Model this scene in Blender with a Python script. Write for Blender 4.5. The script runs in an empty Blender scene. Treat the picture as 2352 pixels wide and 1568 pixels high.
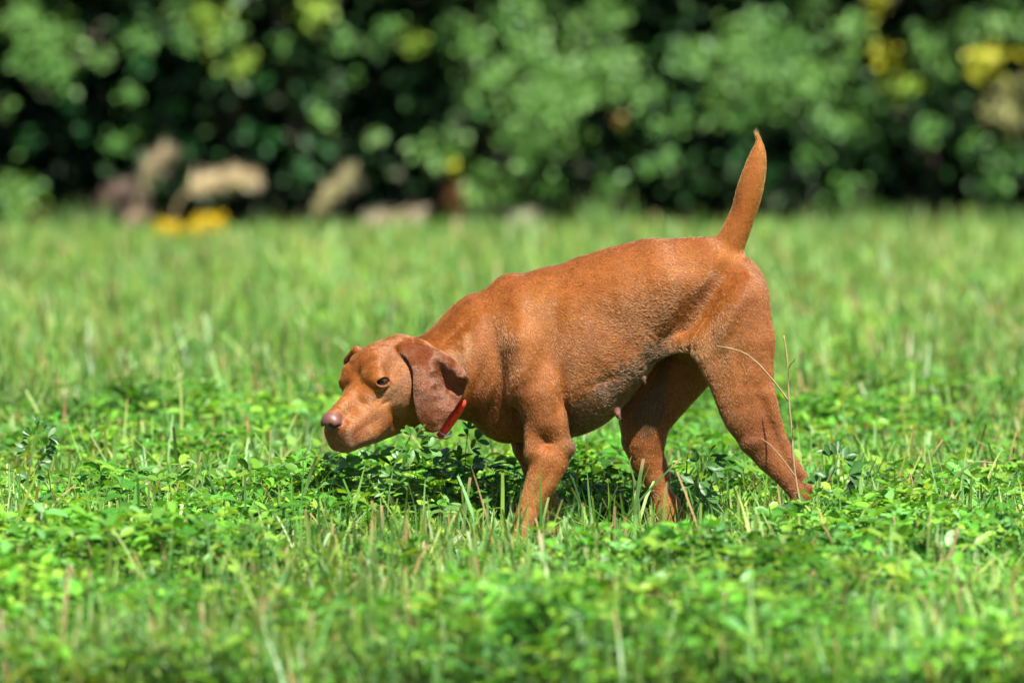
import bpy, math
import numpy as np
from mathutils import Vector, Matrix

# ------------------------------------------------------------------ camera
scene = bpy.context.scene
COL = scene.collection
CAM_H, CAM_D, PITCH = 1.30, 18.0, math.radians(2.765)
FPX = 19960.0                       # focal length in 2352-wide pixels of the photograph
cam_data = bpy.data.cameras.new("camera")
cam_data.sensor_width = 36.0
cam_data.lens = 36.0 * FPX / 2352.0
cam_data.clip_start = 0.5
cam_data.clip_end = 3000
cam = bpy.data.objects.new("camera", cam_data)
cam.location = (0, -CAM_D, CAM_H)
cam.rotation_euler = (math.pi / 2 - PITCH, 0, 0)
cam_data.dof.use_dof = True
cam_data.dof.focus_distance = CAM_D - 0.10
cam_data.dof.aperture_fstop = cam_data.lens / 1000.0 / 0.082
cam_data.dof.aperture_blades = 0
COL.objects.link(cam)
scene.camera = cam

# ------------------------------------------------------------------ sky, sun, exposure
SUN_DIR = Vector((0.20, -0.47, 0.86)).normalized()     # from the scene towards the sun
elev = math.asin(SUN_DIR.z)
azim = math.atan2(SUN_DIR.x, SUN_DIR.y)
world = bpy.data.worlds.new("World")
scene.world = world
world.use_nodes = True
wn = world.node_tree.nodes
sky = wn.new("ShaderNodeTexSky")
sky.sky_type = 'NISHITA'
sky.sun_disc = False
sky.sun_elevation = elev
sky.sun_rotation = azim
sky.altitude = 200
world.node_tree.links.new(sky.outputs[0], wn["Background"].inputs[0])
wn["Background"].inputs[1].default_value = 0.05
sl = bpy.data.lights.new("sun", 'SUN')
sl.energy = 5.0
sl.angle = math.radians(0.53)
sl.color = (1.0, 0.95, 0.87)
so = bpy.data.objects.new("sun", sl)
so.rotation_euler = (-SUN_DIR).to_track_quat('-Z', 'Y').to_euler()
so.location = SUN_DIR * 30
COL.objects.link(so)
scene.view_settings.view_transform = 'Standard'
scene.view_settings.look = 'None'
scene.view_settings.exposure = 1.85
scene.view_settings.gamma = 1.0
scene.cycles.max_bounces = 7
scene.cycles.transparent_max_bounces = 6
scene.cycles.use_denoising = True

# ------------------------------------------------------------------ helpers
CP, SP = math.cos(PITCH), math.sin(PITCH)

def at(px, py, Y=0.0):
    """photograph pixel (2352 wide) at world depth Y -> world point"""
    px = np.asarray(px, float); py = np.asarray(py, float); Y = np.asarray(Y, float)
    u = (px - 1176.0) / FPX
    v = (784.0 - py) / FPX
    dy = CP + v * SP
    dz = -SP + v * CP
    t = (Y + CAM_D) / dy
    return np.stack(np.broadcast_arrays(u * t, Y, CAM_H + dz * t), -1)

def ground_px(px, Y):
    """world x of the photograph column px at depth Y"""
    return (px - 1176.0) / FPX * (Y + CAM_D)

PX = CAM_D / FPX                    # metres per photograph pixel at the dog

def tag(o, label=None, category=None, group=None, kind=None):
    if label: o['label'] = label
    if category: o['category'] = category
    if group: o['group'] = group
    if kind: o['kind'] = kind
    return o

def empty(name, loc=(0, 0, 0)):
    o = bpy.data.objects.new(name, None)
    o.location = loc
    o.empty_display_size = 0.05
    COL.objects.link(o)
    return o

def mesh_obj(name, V, F, mat, parent=None, smooth=True, attrs=None, vcol=None, origin=None):
    """V (n,3) world coordinates, F (m,k) equal-size faces or a list of faces"""
    V = np.asarray(V, np.float32)
    if origin is not None:
        V = V - np.asarray(origin, np.float32)
    me = bpy.data.meshes.new(name)
    if isinstance(F, np.ndarray):
        m, k = F.shape
        me.vertices.add(len(V)); me.vertices.foreach_set('co', V.ravel())
        me.loops.add(m * k); me.loops.foreach_set('vertex_index', F.astype(np.int32).ravel())
        me.polygons.add(m)
        me.polygons.foreach_set('loop_start', np.arange(0, m * k, k, dtype=np.int32))
        me.polygons.foreach_set('loop_total', np.full(m, k, dtype=np.int32))
        me.update(calc_edges=True)
    else:
        me.from_pydata(V.tolist(), [], [list(f) for f in F]); me.update()
    if smooth:
        me.polygons.foreach_set('use_smooth', np.ones(len(me.polygons), bool))
    if vcol is not None:
        c = np.ones((len(V), 4), np.float32); c[:, :3] = vcol
        a = me.attributes.new('tint', 'FLOAT_COLOR', 'POINT')
        a.data.foreach_set('color', c.ravel())
    for k_, v_ in (attrs or {}).items():
        a = me.attributes.new(k_, 'FLOAT_VECTOR' if np.ndim(v_) == 2 else 'FLOAT', 'POINT')
        a.data.foreach_set('vector' if np.ndim(v_) == 2 else 'value', np.asarray(v_, np.float32).ravel())
    if mat: me.materials.append(mat)
    o = bpy.data.objects.new(name, me)
    COL.objects.link(o)
    if origin is not None and parent is None:
        o.location = origin
    if parent is not None:
        o.parent = parent
        if origin is None:
            o.matrix_parent_inverse = Matrix.Translation(-Vector(parent.location))
    return o

class NT:
    """small node-tree helper"""
    def __init__(s, name):
        s.m = bpy.data.materials.new(name); s.m.use_nodes = True
        s.t = s.m.node_tree; s.n = s.t.nodes; s.p = s.n['Principled BSDF']; s.out = s.n['Material Output']
    def add(s, ty, **kw):
        nd = s.n.new(ty)
        for k, v in kw.items():
            if k.startswith('i_'):
                key = k[2:]
                key = int(key) if key.isdigit() else key.replace('_', ' ')
                nd.inputs[key].default_value = v
            else: setattr(nd, k, v)
        return nd
    def link(s, a, b): s.t.links.new(a, b)
    def mix(s, fac, a, b, mode='MIX'):
        nd = s.n.new('ShaderNodeMix'); nd.data_type = 'RGBA'; nd.blend_type = mode
        for sock, v in ((nd.inputs[0], fac), (nd.inputs[6], a), (nd.inputs[7], b)):
            if isinstance(v, bpy.types.NodeSocket): s.link(v, sock)
            elif isinstance(v, (int, float)): sock.default_value = v
            else: sock.default_value = (*v, 1)
        return nd.outputs[2]
    def ramp(s, fac, stops):
        nd = s.n.new('ShaderNodeValToRGB'); s.link(fac, nd.inputs[0])
        el = nd.color_ramp.elements
        while len(el) < len(stops): el.new(0.5)
        for e, (p, c) in zip(el, stops):
            e.position = p; e.color = (c, c, c, 1) if isinstance(c, (int, float)) else (*c, 1)
        return nd.outputs[0]

def plain(name, col, rough=0.5, metallic=0.0, spec=0.5, bump=None, coat=0.0):
    n = NT(name)
    n.p.inputs['Base Color'].default_value = (*col, 1)
    n.p.inputs['Roughness'].default_value = rough
    n.p.inputs['Metallic'].default_value = metallic
    n.p.inputs['Specular IOR Level'].default_value = spec
    n.p.inputs['Coat Weight'].default_value = coat
    no = n.add('ShaderNodeTexNoise', i_Scale=bump[0] if bump else 60.0, i_Detail=4.0)
    tc = n.add('ShaderNodeTexCoord'); n.link(tc.outputs['Object'], no.inputs['Vector'])
    n.link(n.mix(n.ramp(no.outputs[0], [(0.3, 0.0), (0.7, 1.0)]), [c * 0.82 for c in col], [min(1, c * 1.15) for c in col]), n.p.inputs['Base Color'])
    if bump:
        b = n.add('ShaderNodeBump', i_Strength=bump[1], i_Distance=0.002)
        n.link(no.outputs[0], b.inputs['Height']); n.link(b.outputs[0], n.p.inputs['Normal'])
    return n.m

def tube(pts, rad, n=8, cap=True):
    """tapered tube through pts (k,3) with radii (k,) -> V, F(list)"""
    pts = np.asarray(pts, float); rad = np.broadcast_to(np.asarray(rad, float), (len(pts),))
    tg = np.gradient(pts, axis=0); tg /= np.linalg.norm(tg, axis=1, keepdims=True) + 1e-12
    ref = np.array([0.0, 1.0, 0.0]) if abs(tg[0][1]) < 0.9 else np.array([1.0, 0, 0])
    V, F = [], []
    for i, (p, t, r) in enumerate(zip(pts, tg, rad)):
        a = np.cross(t, ref); a /= np.linalg.norm(a) + 1e-12
        b = np.cross(t, a); ref = np.cross(a, t)
        th = np.linspace(0, 2 * np.pi, n, endpoint=False)[:, None]
        V.append(p + r * (np.cos(th) * a + np.sin(th) * b))
    for i in range(len(pts) - 1):
        for j in range(n):
            F.append((i * n + j, i * n + (j + 1) % n, (i + 1) * n + (j + 1) % n, (i + 1) * n + j))
    if cap:
        F.append(tuple(range(n))[::-1]); F.append(tuple(range((len(pts) - 1) * n, len(pts) * n)))
    return np.concatenate(V), F

def join(parts):
    V, F, o = [], [], 0
    for v, f in parts:
        V.append(np.asarray(v)); F += [tuple(int(i) + o for i in q) for q in f]; o += len(v)
    return np.concatenate(V), F

def unit(v): return v / (np.linalg.norm(v, axis=-1, keepdims=True) + 1e-9)

DENS = 1.0
# ------------------------------------------------------------------ ground
def soil_material():
    n = NT("soil")
    tc = n.add('ShaderNodeTexCoord')
    a = n.add('ShaderNodeTexNoise', i_Scale=9.0, i_Detail=8.0, i_Roughness=.65); n.link(tc.outputs['Object'], a.inputs['Vector'])
    b = n.add('ShaderNodeTexNoise', i_Scale=70.0, i_Detail=4.0); n.link(tc.outputs['Object'], b.inputs['Vector'])
    c1 = n.mix(n.ramp(a.outputs[0], [(.35, 0.0), (.65, 1.0)]), (.035, .050, .014), (.075, .060, .030))
    n.link(n.mix(n.ramp(b.outputs[0], [(.4, 0.0), (.7, .5)]), c1, (.030, .060, .012)), n.p.inputs['Base Color'])
    n.p.inputs['Roughness'].default_value = .95
    bu = n.add('ShaderNodeBump', i_Strength=.8, i_Distance=.02); n.link(b.outputs[0], bu.inputs['Height']); n.link(bu.outputs[0], n.p.inputs['Normal'])
    return n.m

def leaf_material(name, transl=.32, rough=.42, spec=.4):
    n = NT(name)
    a = n.add('ShaderNodeAttribute', attribute_name='tint')
    tc = n.add('ShaderNodeTexCoord')
    no = n.add('ShaderNodeTexNoise', i_Scale=220.0, i_Detail=3.0); n.link(tc.outputs['Object'], no.inputs['Vector'])
    col = n.mix(1.0, a.outputs['Color'], n.mix(no.outputs[0], (.78, .80, .72), (1.12, 1.1, 1.1)), 'MULTIPLY')
    n.link(col, n.p.inputs['Base Color'])
    n.p.inputs['Roughness'].default_value = rough; n.p.inputs['Specular IOR Level'].default_value = spec
    t = n.add('ShaderNodeBsdfTranslucent')
    n.link(n.mix(1.0, col, (1.5, 1.45, .75), 'MULTIPLY'), t.inputs['Color'])
    mx = n.add('ShaderNodeMixShader', i_0=transl); n.link(n.p.outputs[0], mx.inputs[1]); n.link(t.outputs[0], mx.inputs[2])
    n.link(mx.outputs[0], n.out.inputs[0])
    return n.m

gx_ = np.linspace(-60, 60, 61); gy_ = np.concatenate([np.linspace(-60, -6, 19), np.linspace(-5, 22, 55), np.linspace(24, 400, 30)])
gX, gY = np.meshgrid(gx_, gy_, indexing='ij')
gV = np.stack([gX * np.where(gY > 24, 1 + (gY - 24) / 40, 1), gY, gX * 0], -1).reshape(-1, 3)
nx_, ny_ = gX.shape
ii, jj = np.meshgrid(np.arange(nx_ - 1), np.arange(ny_ - 1), indexing='ij'); q0 = (ii * ny_ + jj).ravel()
ground = mesh_obj("ground", gV, np.stack([q0, q0 + ny_, q0 + ny_ + 1, q0 + 1], 1), soil_material())
tag(ground, kind='structure')

RNG = np.random.default_rng(11)

def vnoise(x, y, f, seed):
    r = np.random.default_rng(seed); o = np.zeros(np.shape(x))
    for i in range(10):
        a = r.uniform(0, 6.283); k = f * r.uniform(.5, 1.6)
        o = o + np.sin((x * math.cos(a) + y * math.sin(a)) * k * 6.283 + r.uniform(0, 6.28))
    return o / 3.2

# ------------------------------------------------------------------ vegetation builders (vectorised)
def blades(x, y, h, w, az, lean, curl, base_c, tip_c, tipk, cut):
    """grass blades: 5 levels, two vertices each; cut blades end square"""
    n = len(x); ts = np.array([0, .3, .58, .82, 1.0])
    fx, fy = np.cos(az), np.sin(az)                 # direction of leaning
    V = np.zeros((n, 5, 2, 3), np.float32); C = np.zeros((n, 5, 2, 3), np.float32)
    wa = az + RNG.uniform(.9, 2.2, n)               # direction of the blade's width
    for i, t in enumerate(ts):
        hor = h * (lean * t + curl * t * t)
        up = h * t * np.sqrt(np.clip(1 - (lean * .6 + curl * t * .8) ** 2, .08, 1))
        ww = w * np.where(cut, [.75, 1, 1, .92, .72][i], [.7, 1, .9, .55, .06][i])
        for s in (0, 1):
            V[:, i, s, 0] = x + fx * hor + (s - .5) * ww * np.cos(wa)
            V[:, i, s, 1] = y + fy * hor + (s - .5) * ww * np.sin(wa)
            V[:, i, s, 2] = up - .004
            k = np.clip((t - (1 - tipk)) / .14, 0, 1)[:, None] * 1.0
            C[:, i, s] = base_c * (1 - k) + tip_c * k
    b = (np.arange(n) * 10)[:, None, None]; i = np.arange(4)[None, :, None] * 2
    F = (b + i + np.array([0, 1, 3, 2])[None, None]).reshape(-1, 4)
    return V.reshape(-1, 3), F, C.reshape(-1, 3)

_LT = np.array([0, .30, .72, 1.0]); _LW = np.array([.10, .86, 1.0, .34])
def leaflets(P, D, U, L, Wd, col, fold=.25, droop=.2, cup=None):
    """oval leaflets: base P, direction D, up U, length L, width Wd; 3x4 grid each"""
    n = len(P)
    S = np.cross(D, U); S /= np.linalg.norm(S, axis=1, keepdims=True) + 1e-9
    V = np.zeros((n, 4, 3, 3), np.float32); L = L[:, None]; Wd = Wd[:, None]
    fold = np.broadcast_to(fold, (n,))[:, None]; droop = np.broadcast_to(droop, (n,))[:, None]
    for i in range(4):
        c = P + D * L * _LT[i] - U * L * droop * _LT[i] ** 2
        for j, s in enumerate((-1, 0, 1)):
            V[:, i, j] = c + S * s * Wd * .5 * _LW[i] + U * abs(s) * Wd * .5 * _LW[i] * fold - (D * L * .07 if (i == 3 and s == 0) else 0)
    C = np.repeat(col[:, None, :], 12, 1) * np.where(np.arange(12) % 3 == 1, 1.12, .97)[None, :, None]
    b = (np.arange(n) * 12)[:, None, None]
    base = np.array([[0, 1, 4, 3], [1, 2, 5, 4], [3, 4, 7, 6], [4, 5, 8, 7], [6, 7, 10, 9], [7, 8, 11, 10]])
    return V.reshape(-1, 3), (b + base[None]).reshape(-1, 4), C.reshape(-1, 3)

def stems(A, B, w, col, bow=.1):
    """thin curved ribbons in two crossing planes from A to B"""
    n = len(A); out = []
    D = B - A; side = np.stack([D[:, 1], -D[:, 0], D[:, 2] * 0], 1) + np.array([1e-4, 0, 0]); side /= np.linalg.norm(side, axis=1, keepdims=True) + 1e-9
    ax = np.stack([np.ones(n), np.zeros(n), np.zeros(n)], 1)
    M = (A + B) / 2 + side * (np.linalg.norm(D, axis=1, keepdims=True) * bow)
    V = np.zeros((n, 3, 2, 3), np.float32); w = np.broadcast_to(w, (n,))[:, None]
    ang = RNG.uniform(0, 3.14, n); wd = np.stack([np.cos(ang), np.sin(ang), 0 * ang], 1)
    for i, p in enumerate((A, M, B)):
        V[:, i, 0] = p - wd * w * (.5, .42, .3)[i]; V[:, i, 1] = p + wd * w * (.5, .42, .3)[i]
    b = (np.arange(n) * 6)[:, None, None]
    F = (b + np.array([[0, 1, 3, 2], [2, 3, 5, 4]])[None]).reshape(-1, 4)
    return V.reshape(-1, 3), F, np.repeat(col, 6, 0)

def cat(parts):
    V, F, C, o = [], [], [], 0
    for v, f, c in parts:
        V.append(v); F.append(f + o); C.append(c); o += len(v)
    return np.concatenate(V), np.concatenate(F), np.concatenate(C)

def unit(v): return v / (np.linalg.norm(v, axis=-1, keepdims=True) + 1e-9)

GREENS = np.array([[.140, .370, .050], [.085, .280, .040], [.220, .420, .060], [.130, .340, .130], [.050, .180, .025], [.25, .43, .07]]) * np.array([.60, .59, .35])
def greens(n, rng, jit=.16, probs=None):
    c = GREENS[rng.choice(len(GREENS), n, p=probs)]
    return np.clip(c * rng.normal(1, jit, (n, 1)) * rng.normal(1, .07, (n, 3)), .004, [.17, .30, .06])

def scatter(n, y0, y1, m0, rng):
    """random points over the field's wedge seen by the camera plus a margin of m0 metres"""
    y = y0 + (y1 - y0) * rng.random(n * 2)
    half = 1176 / FPX * (y + CAM_D) + m0
    keep = rng.random(n * 2) < half / half.max()
    y = y[keep][:n]; half = half[keep][:n]
    return rng.uniform(-1, 1, len(y)) * half, y

def lush(x, y):
    """0..1: where the taller clover stands"""
    v = .30 + .35 * vnoise(x, y, .9, 21) + .22 * vnoise(x, y, 2.6, 22)
    for (px, Y, rx, ry, a) in ((1000, .12, .26, .26, .55), (620, .05, .42, .3, .45), (1400, .38, .22, .22, .6), (1640, .28, .16, .2, .3), (1910, -.05, .16, .2, .6), (240, -1.6, .3, .25, .5), (370, -1.75, .14, .14, .6),
                               (1205, -.2, .16, .3, -.9), (1530, -.25, .22, .3, -.9), (1830, -.30, .12, .25, -.4), (100, -.3, .2, .3, -.3), (1300, -1.5, .5, .3, -.2)):
        v = v + a * np.exp(-((x - ground_px(px, Y)) / rx) ** 2 - ((y - Y) / ry) ** 2)
    return np.clip(v, 0, 1)

def patch_tone(x, y):
    """uneven growth: lusher, yellower and straw-mixed patches"""
    a = vnoise(x, y, .8, 61); b = vnoise(x, y, 2.2, 62)
    br = np.clip(1 + .16 * a + .10 * b, .6, 1.5)[:, None]
    yl = np.clip(.5 * vnoise(x, y, 1.3, 63), -.4, .5)[:, None]
    return br * (1 + yl * np.array([.16, .0, -.2]))

def canopy_h(x, y):
    """how tall the sward stands here (m)"""
    h = (.048 + .108 * lush(x, y)) * (1 - .35 * np.clip((y - 3) / 4, 0, 1)) * (1 - .45 * np.clip((y - 13) / 3, 0, 1)) + .012 * vnoise(x, y, 1.8, 5)
    near = np.exp(-((x - .18) / .36) ** 4 - ((y + .32) / .27) ** 4)
    h = h * (1 - .62 * near)
    edge = np.clip((y - 13.5) / 3.5, 0, 1)
    return np.clip(h + edge * (.0 + .02 * vnoise(x, y, .7, 6)), .02, .5)

# --- clover / alfalfa sward
def make_clover(n, y0, y1, m0, rng, size=1.0, simple=False):
    x, y = scatter(n, y0, y1, m0, rng); n = len(x)
    keep = rng.random(n) < .35 + .75 * lush(x, y); x, y = x[keep], y[keep]; n = len(x)
    h = canopy_h(x, y) * rng.uniform(.35, 1.18, n)
    top = np.stack([x + rng.normal(0, .25, n) * h, y + rng.normal(0, .25, n) * h, h], 1)
    yel = rng.random(n)
    col = greens(n, rng, .2, [.26, .26, .14, .16, .12, .06]) * patch_tone(x, y)
    parts = []
    if not simple:
        parts.append(stems(np.stack([x, y, x * 0], 1), top, .0014 * size, col * np.array([1.05, 1.0, .9])))
    az0 = rng.uniform(0, 6.283, n); tilt = rng.normal(0, .35, (n, 2))
    for k in range(3):
        az = az0 + k * 2.094 + rng.normal(0, .15, n) if rng.random() > -1 else 0
        el = rng.uniform(-.25, .75, n)
        D = unit(np.stack([np.cos(az) * np.cos(el) + tilt[:, 0] * .3, np.sin(az) * np.cos(el) + tilt[:, 1] * .3, np.sin(el)], 1))
        U = unit(np.stack([-np.cos(az) * np.sin(el) + tilt[:, 0], -np.sin(az) * np.sin(el) + tilt[:, 1], np.cos(el) + .15], 1))
        L = rng.uniform(.014, .036, n) * size * (1 + .15 * lush(x, y)); Wd = L * rng.uniform(.38, .74, n)
        lc = col * rng.normal(1, .08, (n, 1))
        if simple:
            S = unit(np.cross(D, U)) * Wd[:, None] * .55
            Lc = L[:, None]
            V = np.stack([top, top + D * Lc * .55 + S, top + D * Lc, top + D * Lc * .55 - S], 1)
            parts.append((V.reshape(-1, 3).astype(np.float32), np.arange(n * 4).reshape(-1, 4), np.repeat(lc, 4, 0)))
        else:
            parts.append(leaflets(top + D * .0015, D, U, L, Wd, lc, fold=rng.uniform(.0, .7, n), droop=rng.uniform(-.1, .45, n)))
    return cat(parts)

def make_blades(n, y0, y1, m0, rng, size=1.0, tall=1.0, dry=.03):
    x, y = scatter(n, y0, y1, m0, rng); n = len(x)
    lu = lush(x, y); keep = rng.random(n) < 1.0 - .55 * lu; x, y, lu = x[keep], y[keep], lu[keep]; n = len(x)
    g = np.exp(-((x - .18) / .40) ** 4 - ((y + .32) / .28) ** 4)
    edge = np.clip((y - 13.5) / 3.5, 0, 1)
    h = (.062 + .095 * rng.random(n) ** 1.2 + .09 * (rng.random(n) < .16) * rng.random(n)) * (1 - .60 * g) * tall + edge * rng.uniform(.0, .04, n) + edge * np.clip(.3 + vnoise(x, y * .4, 1.9, 9), 0, 1.3) * rng.uniform(0, .17, n) * (rng.random(n) < .6) * (1 - .95 * np.exp(-((x - ground_px(440, 16)) / .28) ** 2)) * (1 + .8 * np.exp(-((x - ground_px(1420, 16)) / .15) ** 2) + .6 * np.exp(-((x - ground_px(2150, 16)) / .5) ** 2)) - .0
    h = h * (1 - .68 * edge)
    w = rng.uniform(.0030, .0078, n) * size
    az = rng.uniform(0, 6.283, n); lean = np.abs(rng.normal(.25, .38, n)).clip(0, 1.15); curl = rng.normal(.22, .40, n).clip(-.3, 1.0)
    flat = rng.random(n) < .08; lean[flat] = rng.uniform(.8, 1.3, flat.sum())
    pal = np.array([[.210, .440, .110], [.150, .380, .120], [.270, .460, .100], [.080, .250, .045], [.36, .49, .20], [.23, .43, .23]]) * np.array([.57, .57, .36])
    c = pal[rng.choice(6, n)] * rng.normal(1, .14, (n, 1)) * patch_tone(x, y)
    tan = .55 * np.array([.52, .36, .17]) * rng.normal(1, .16, (n, 1)); rust = .55 * np.array([.40, .17, .07]) * rng.normal(1, .1, (n, 1))
    d = rng.random(n) < dry
    c = np.where(d[:, None], tan * .8 + .2 * rust, c)
    tc = np.where((rng.random(n) < .2)[:, None], rust, tan)
    cut = rng.random(n) < .4
    tipk = np.where(cut, np.where(rng.random(n) < .4, rng.uniform(0, .30, n), -1), np.where(rng.random(n) < .12, rng.uniform(.05, .3, n), -1))
    return blades(x, y, h, w, az, lean, curl, c, tc, tipk, cut)

LEAF = leaf_material("clover_leaf", .32, .42, .30)
BLADE = leaf_material("grass_blade", .32, .45, .28)
r1 = np.random.default_rng(101)
cv = cat([make_clover(int(66000 * DENS), -3.6, 3.6, .85, r1), make_clover(int(180000 * DENS), 3.6, 17.6, 1.7, r1, 1.2, True)])
clover = tag(mesh_obj("clover", cv[0], cv[1], LEAF, vcol=cv[2]), "bright green clover and alfalfa leaves covering the mown field", "clover", kind='stuff')
def make_tufts(rng):
    spots = [(ground_px(px, Y), Y, n, hh) for (px, Y, n, hh) in ((190, 16.2, 60, .22), (240, 15.9, 50, .18), (40, 15.5, 60, .16), (560, 16.6, 50, .20), (640, 16.4, 40, .15), (1350, 16.4, 45, .22), (1400, 16.6, 60, .26), (1480, 16.3, 40, .18), (1690, 16.5, 30, .16), (1880, 16.2, 50, .20), (1975, 16.4, 60, .26), (2010, 16.2, 30, .2), (2180, 16.0, 60, .20), (2290, 16.1, 70, .22), (870, 16.0, 40, .14), (1090, 16.3, 40, .18), (1240, 16.3, 50, .2))]
    spots += [(rng.uniform(-3, 3), rng.uniform(14.5, 17.2), int(rng.integers(10, 35)), rng.uniform(.10, .20)) for _ in range(110)]
    X, Y, H = [], [], []
    for (sx, sy, n, hh) in spots:
        if abs(sx - ground_px(440, 16)) < .30 and sy < 17: hh *= .35
        X.append(sx + rng.normal(0, .05, n)); Y.append(sy + rng.normal(0, .06, n)); H.append(hh * rng.uniform(.45, 1.1, n))
    X, Y, H = np.concatenate(X), np.concatenate(Y), np.concatenate(H); n = len(X)
    c = np.array([[.10, .21, .05], [.13, .24, .06], [.17, .23, .09], [.08, .17, .04]])[rng.choice(4, n)] * rng.normal(1, .15, (n, 1))
    return blades(X, Y, H, rng.uniform(.004, .009, n), rng.uniform(0, 6.28, n), np.abs(rng.normal(.12, .15, n)), rng.normal(.2, .25, n), c, c, np.full(n, -1.0), np.zeros(n, bool))
bv = cat([make_tufts(r1), make_blades(int(76000 * DENS), -3.6, 3.6, .85, r1), make_blades(int(270000 * DENS), 3.6, 17.9, 1.7, r1, 1.35, 1.12, .02)])
grass = tag(mesh_obj("grass", bv[0], bv[1], BLADE, vcol=bv[2]), "short mown green grass with tan cut tips growing among the clover", "grass", kind='stuff')
# dead clippings and thatch low in the sward
def make_thatch(n, y0, y1, rng, size=1.0):
    x, y = scatter(n, y0, y1, .5, rng); n = len(x)
    az = rng.uniform(0, 6.283, n); el = rng.uniform(-.1, .5, n); L = rng.uniform(.012, .05, n) * size
    A = np.stack([x, y, canopy_h(x, y) * rng.uniform(.02, .7, n)], 1)
    B = A + np.stack([np.cos(az) * np.cos(el), np.sin(az) * np.cos(el), np.sin(el)], 1) * L[:, None]
    c = np.array([[.27, .19, .10], [.20, .12, .06], [.33, .27, .16], [.15, .08, .04]])[rng.choice(4, n)] * rng.normal(1, .15, (n, 1))
    return stems(A, B, .0022 * size, c, .05)
tv = cat([make_thatch(int(9000 * DENS), -3.6, 3.6, r1), make_thatch(int(9000 * DENS), 3.6, 17, r1, 1.8)])
thatch = tag(mesh_obj("dry_clippings", tv[0], tv[1], leaf_material("straw", .15, .7, .2), vcol=np.clip(tv[2], 0, .9)), "tan and rust dry stalk clippings lying in the sward", "dry grass", kind='stuff')

# ------------------------------------------------------------------ the hedge behind the field: separate leafy shrubs
HEDGE_LEAF = leaf_material("hedge_leaf", .30, .48, .28)
BARK = plain("bark", (.060, .045, .030), .9, bump=(40, .6))

def simple_leaves(P, L, rng, col, aspect=.62, facing=None):
    n = len(P)
    D = unit(rng.normal(size=(n, 3)) + np.array([0, -.25, -.55]))
    U = rng.normal(size=(n, 3)) * .55 + np.array([-.15, -.55, .75])
    S = unit(np.cross(D, U)); U2 = np.cross(S, D)
    L = np.broadcast_to(L, (n,))[:, None]; Wd = L * aspect
    V = np.zeros((n, 6, 3), np.float32)
    V[:, 0] = P; V[:, 1] = P + D * L * .45 - S * Wd * .5 + U2 * Wd * .12; V[:, 2] = P + D * L * .45 + S * Wd * .5 + U2 * Wd * .12
    V[:, 3] = P + D * L * .5; V[:, 4] = P + D * L - U2 * L * .12
    V[:, 5] = V[:, 3]
    F = (np.arange(n)[:, None, None] * 6 + np.array([[0, 3, 4, 1], [0, 2, 4, 5]])[None]).reshape(-1, 4)
    return V.reshape(-1, 3), F, np.repeat(col, 6, 0)

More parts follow.
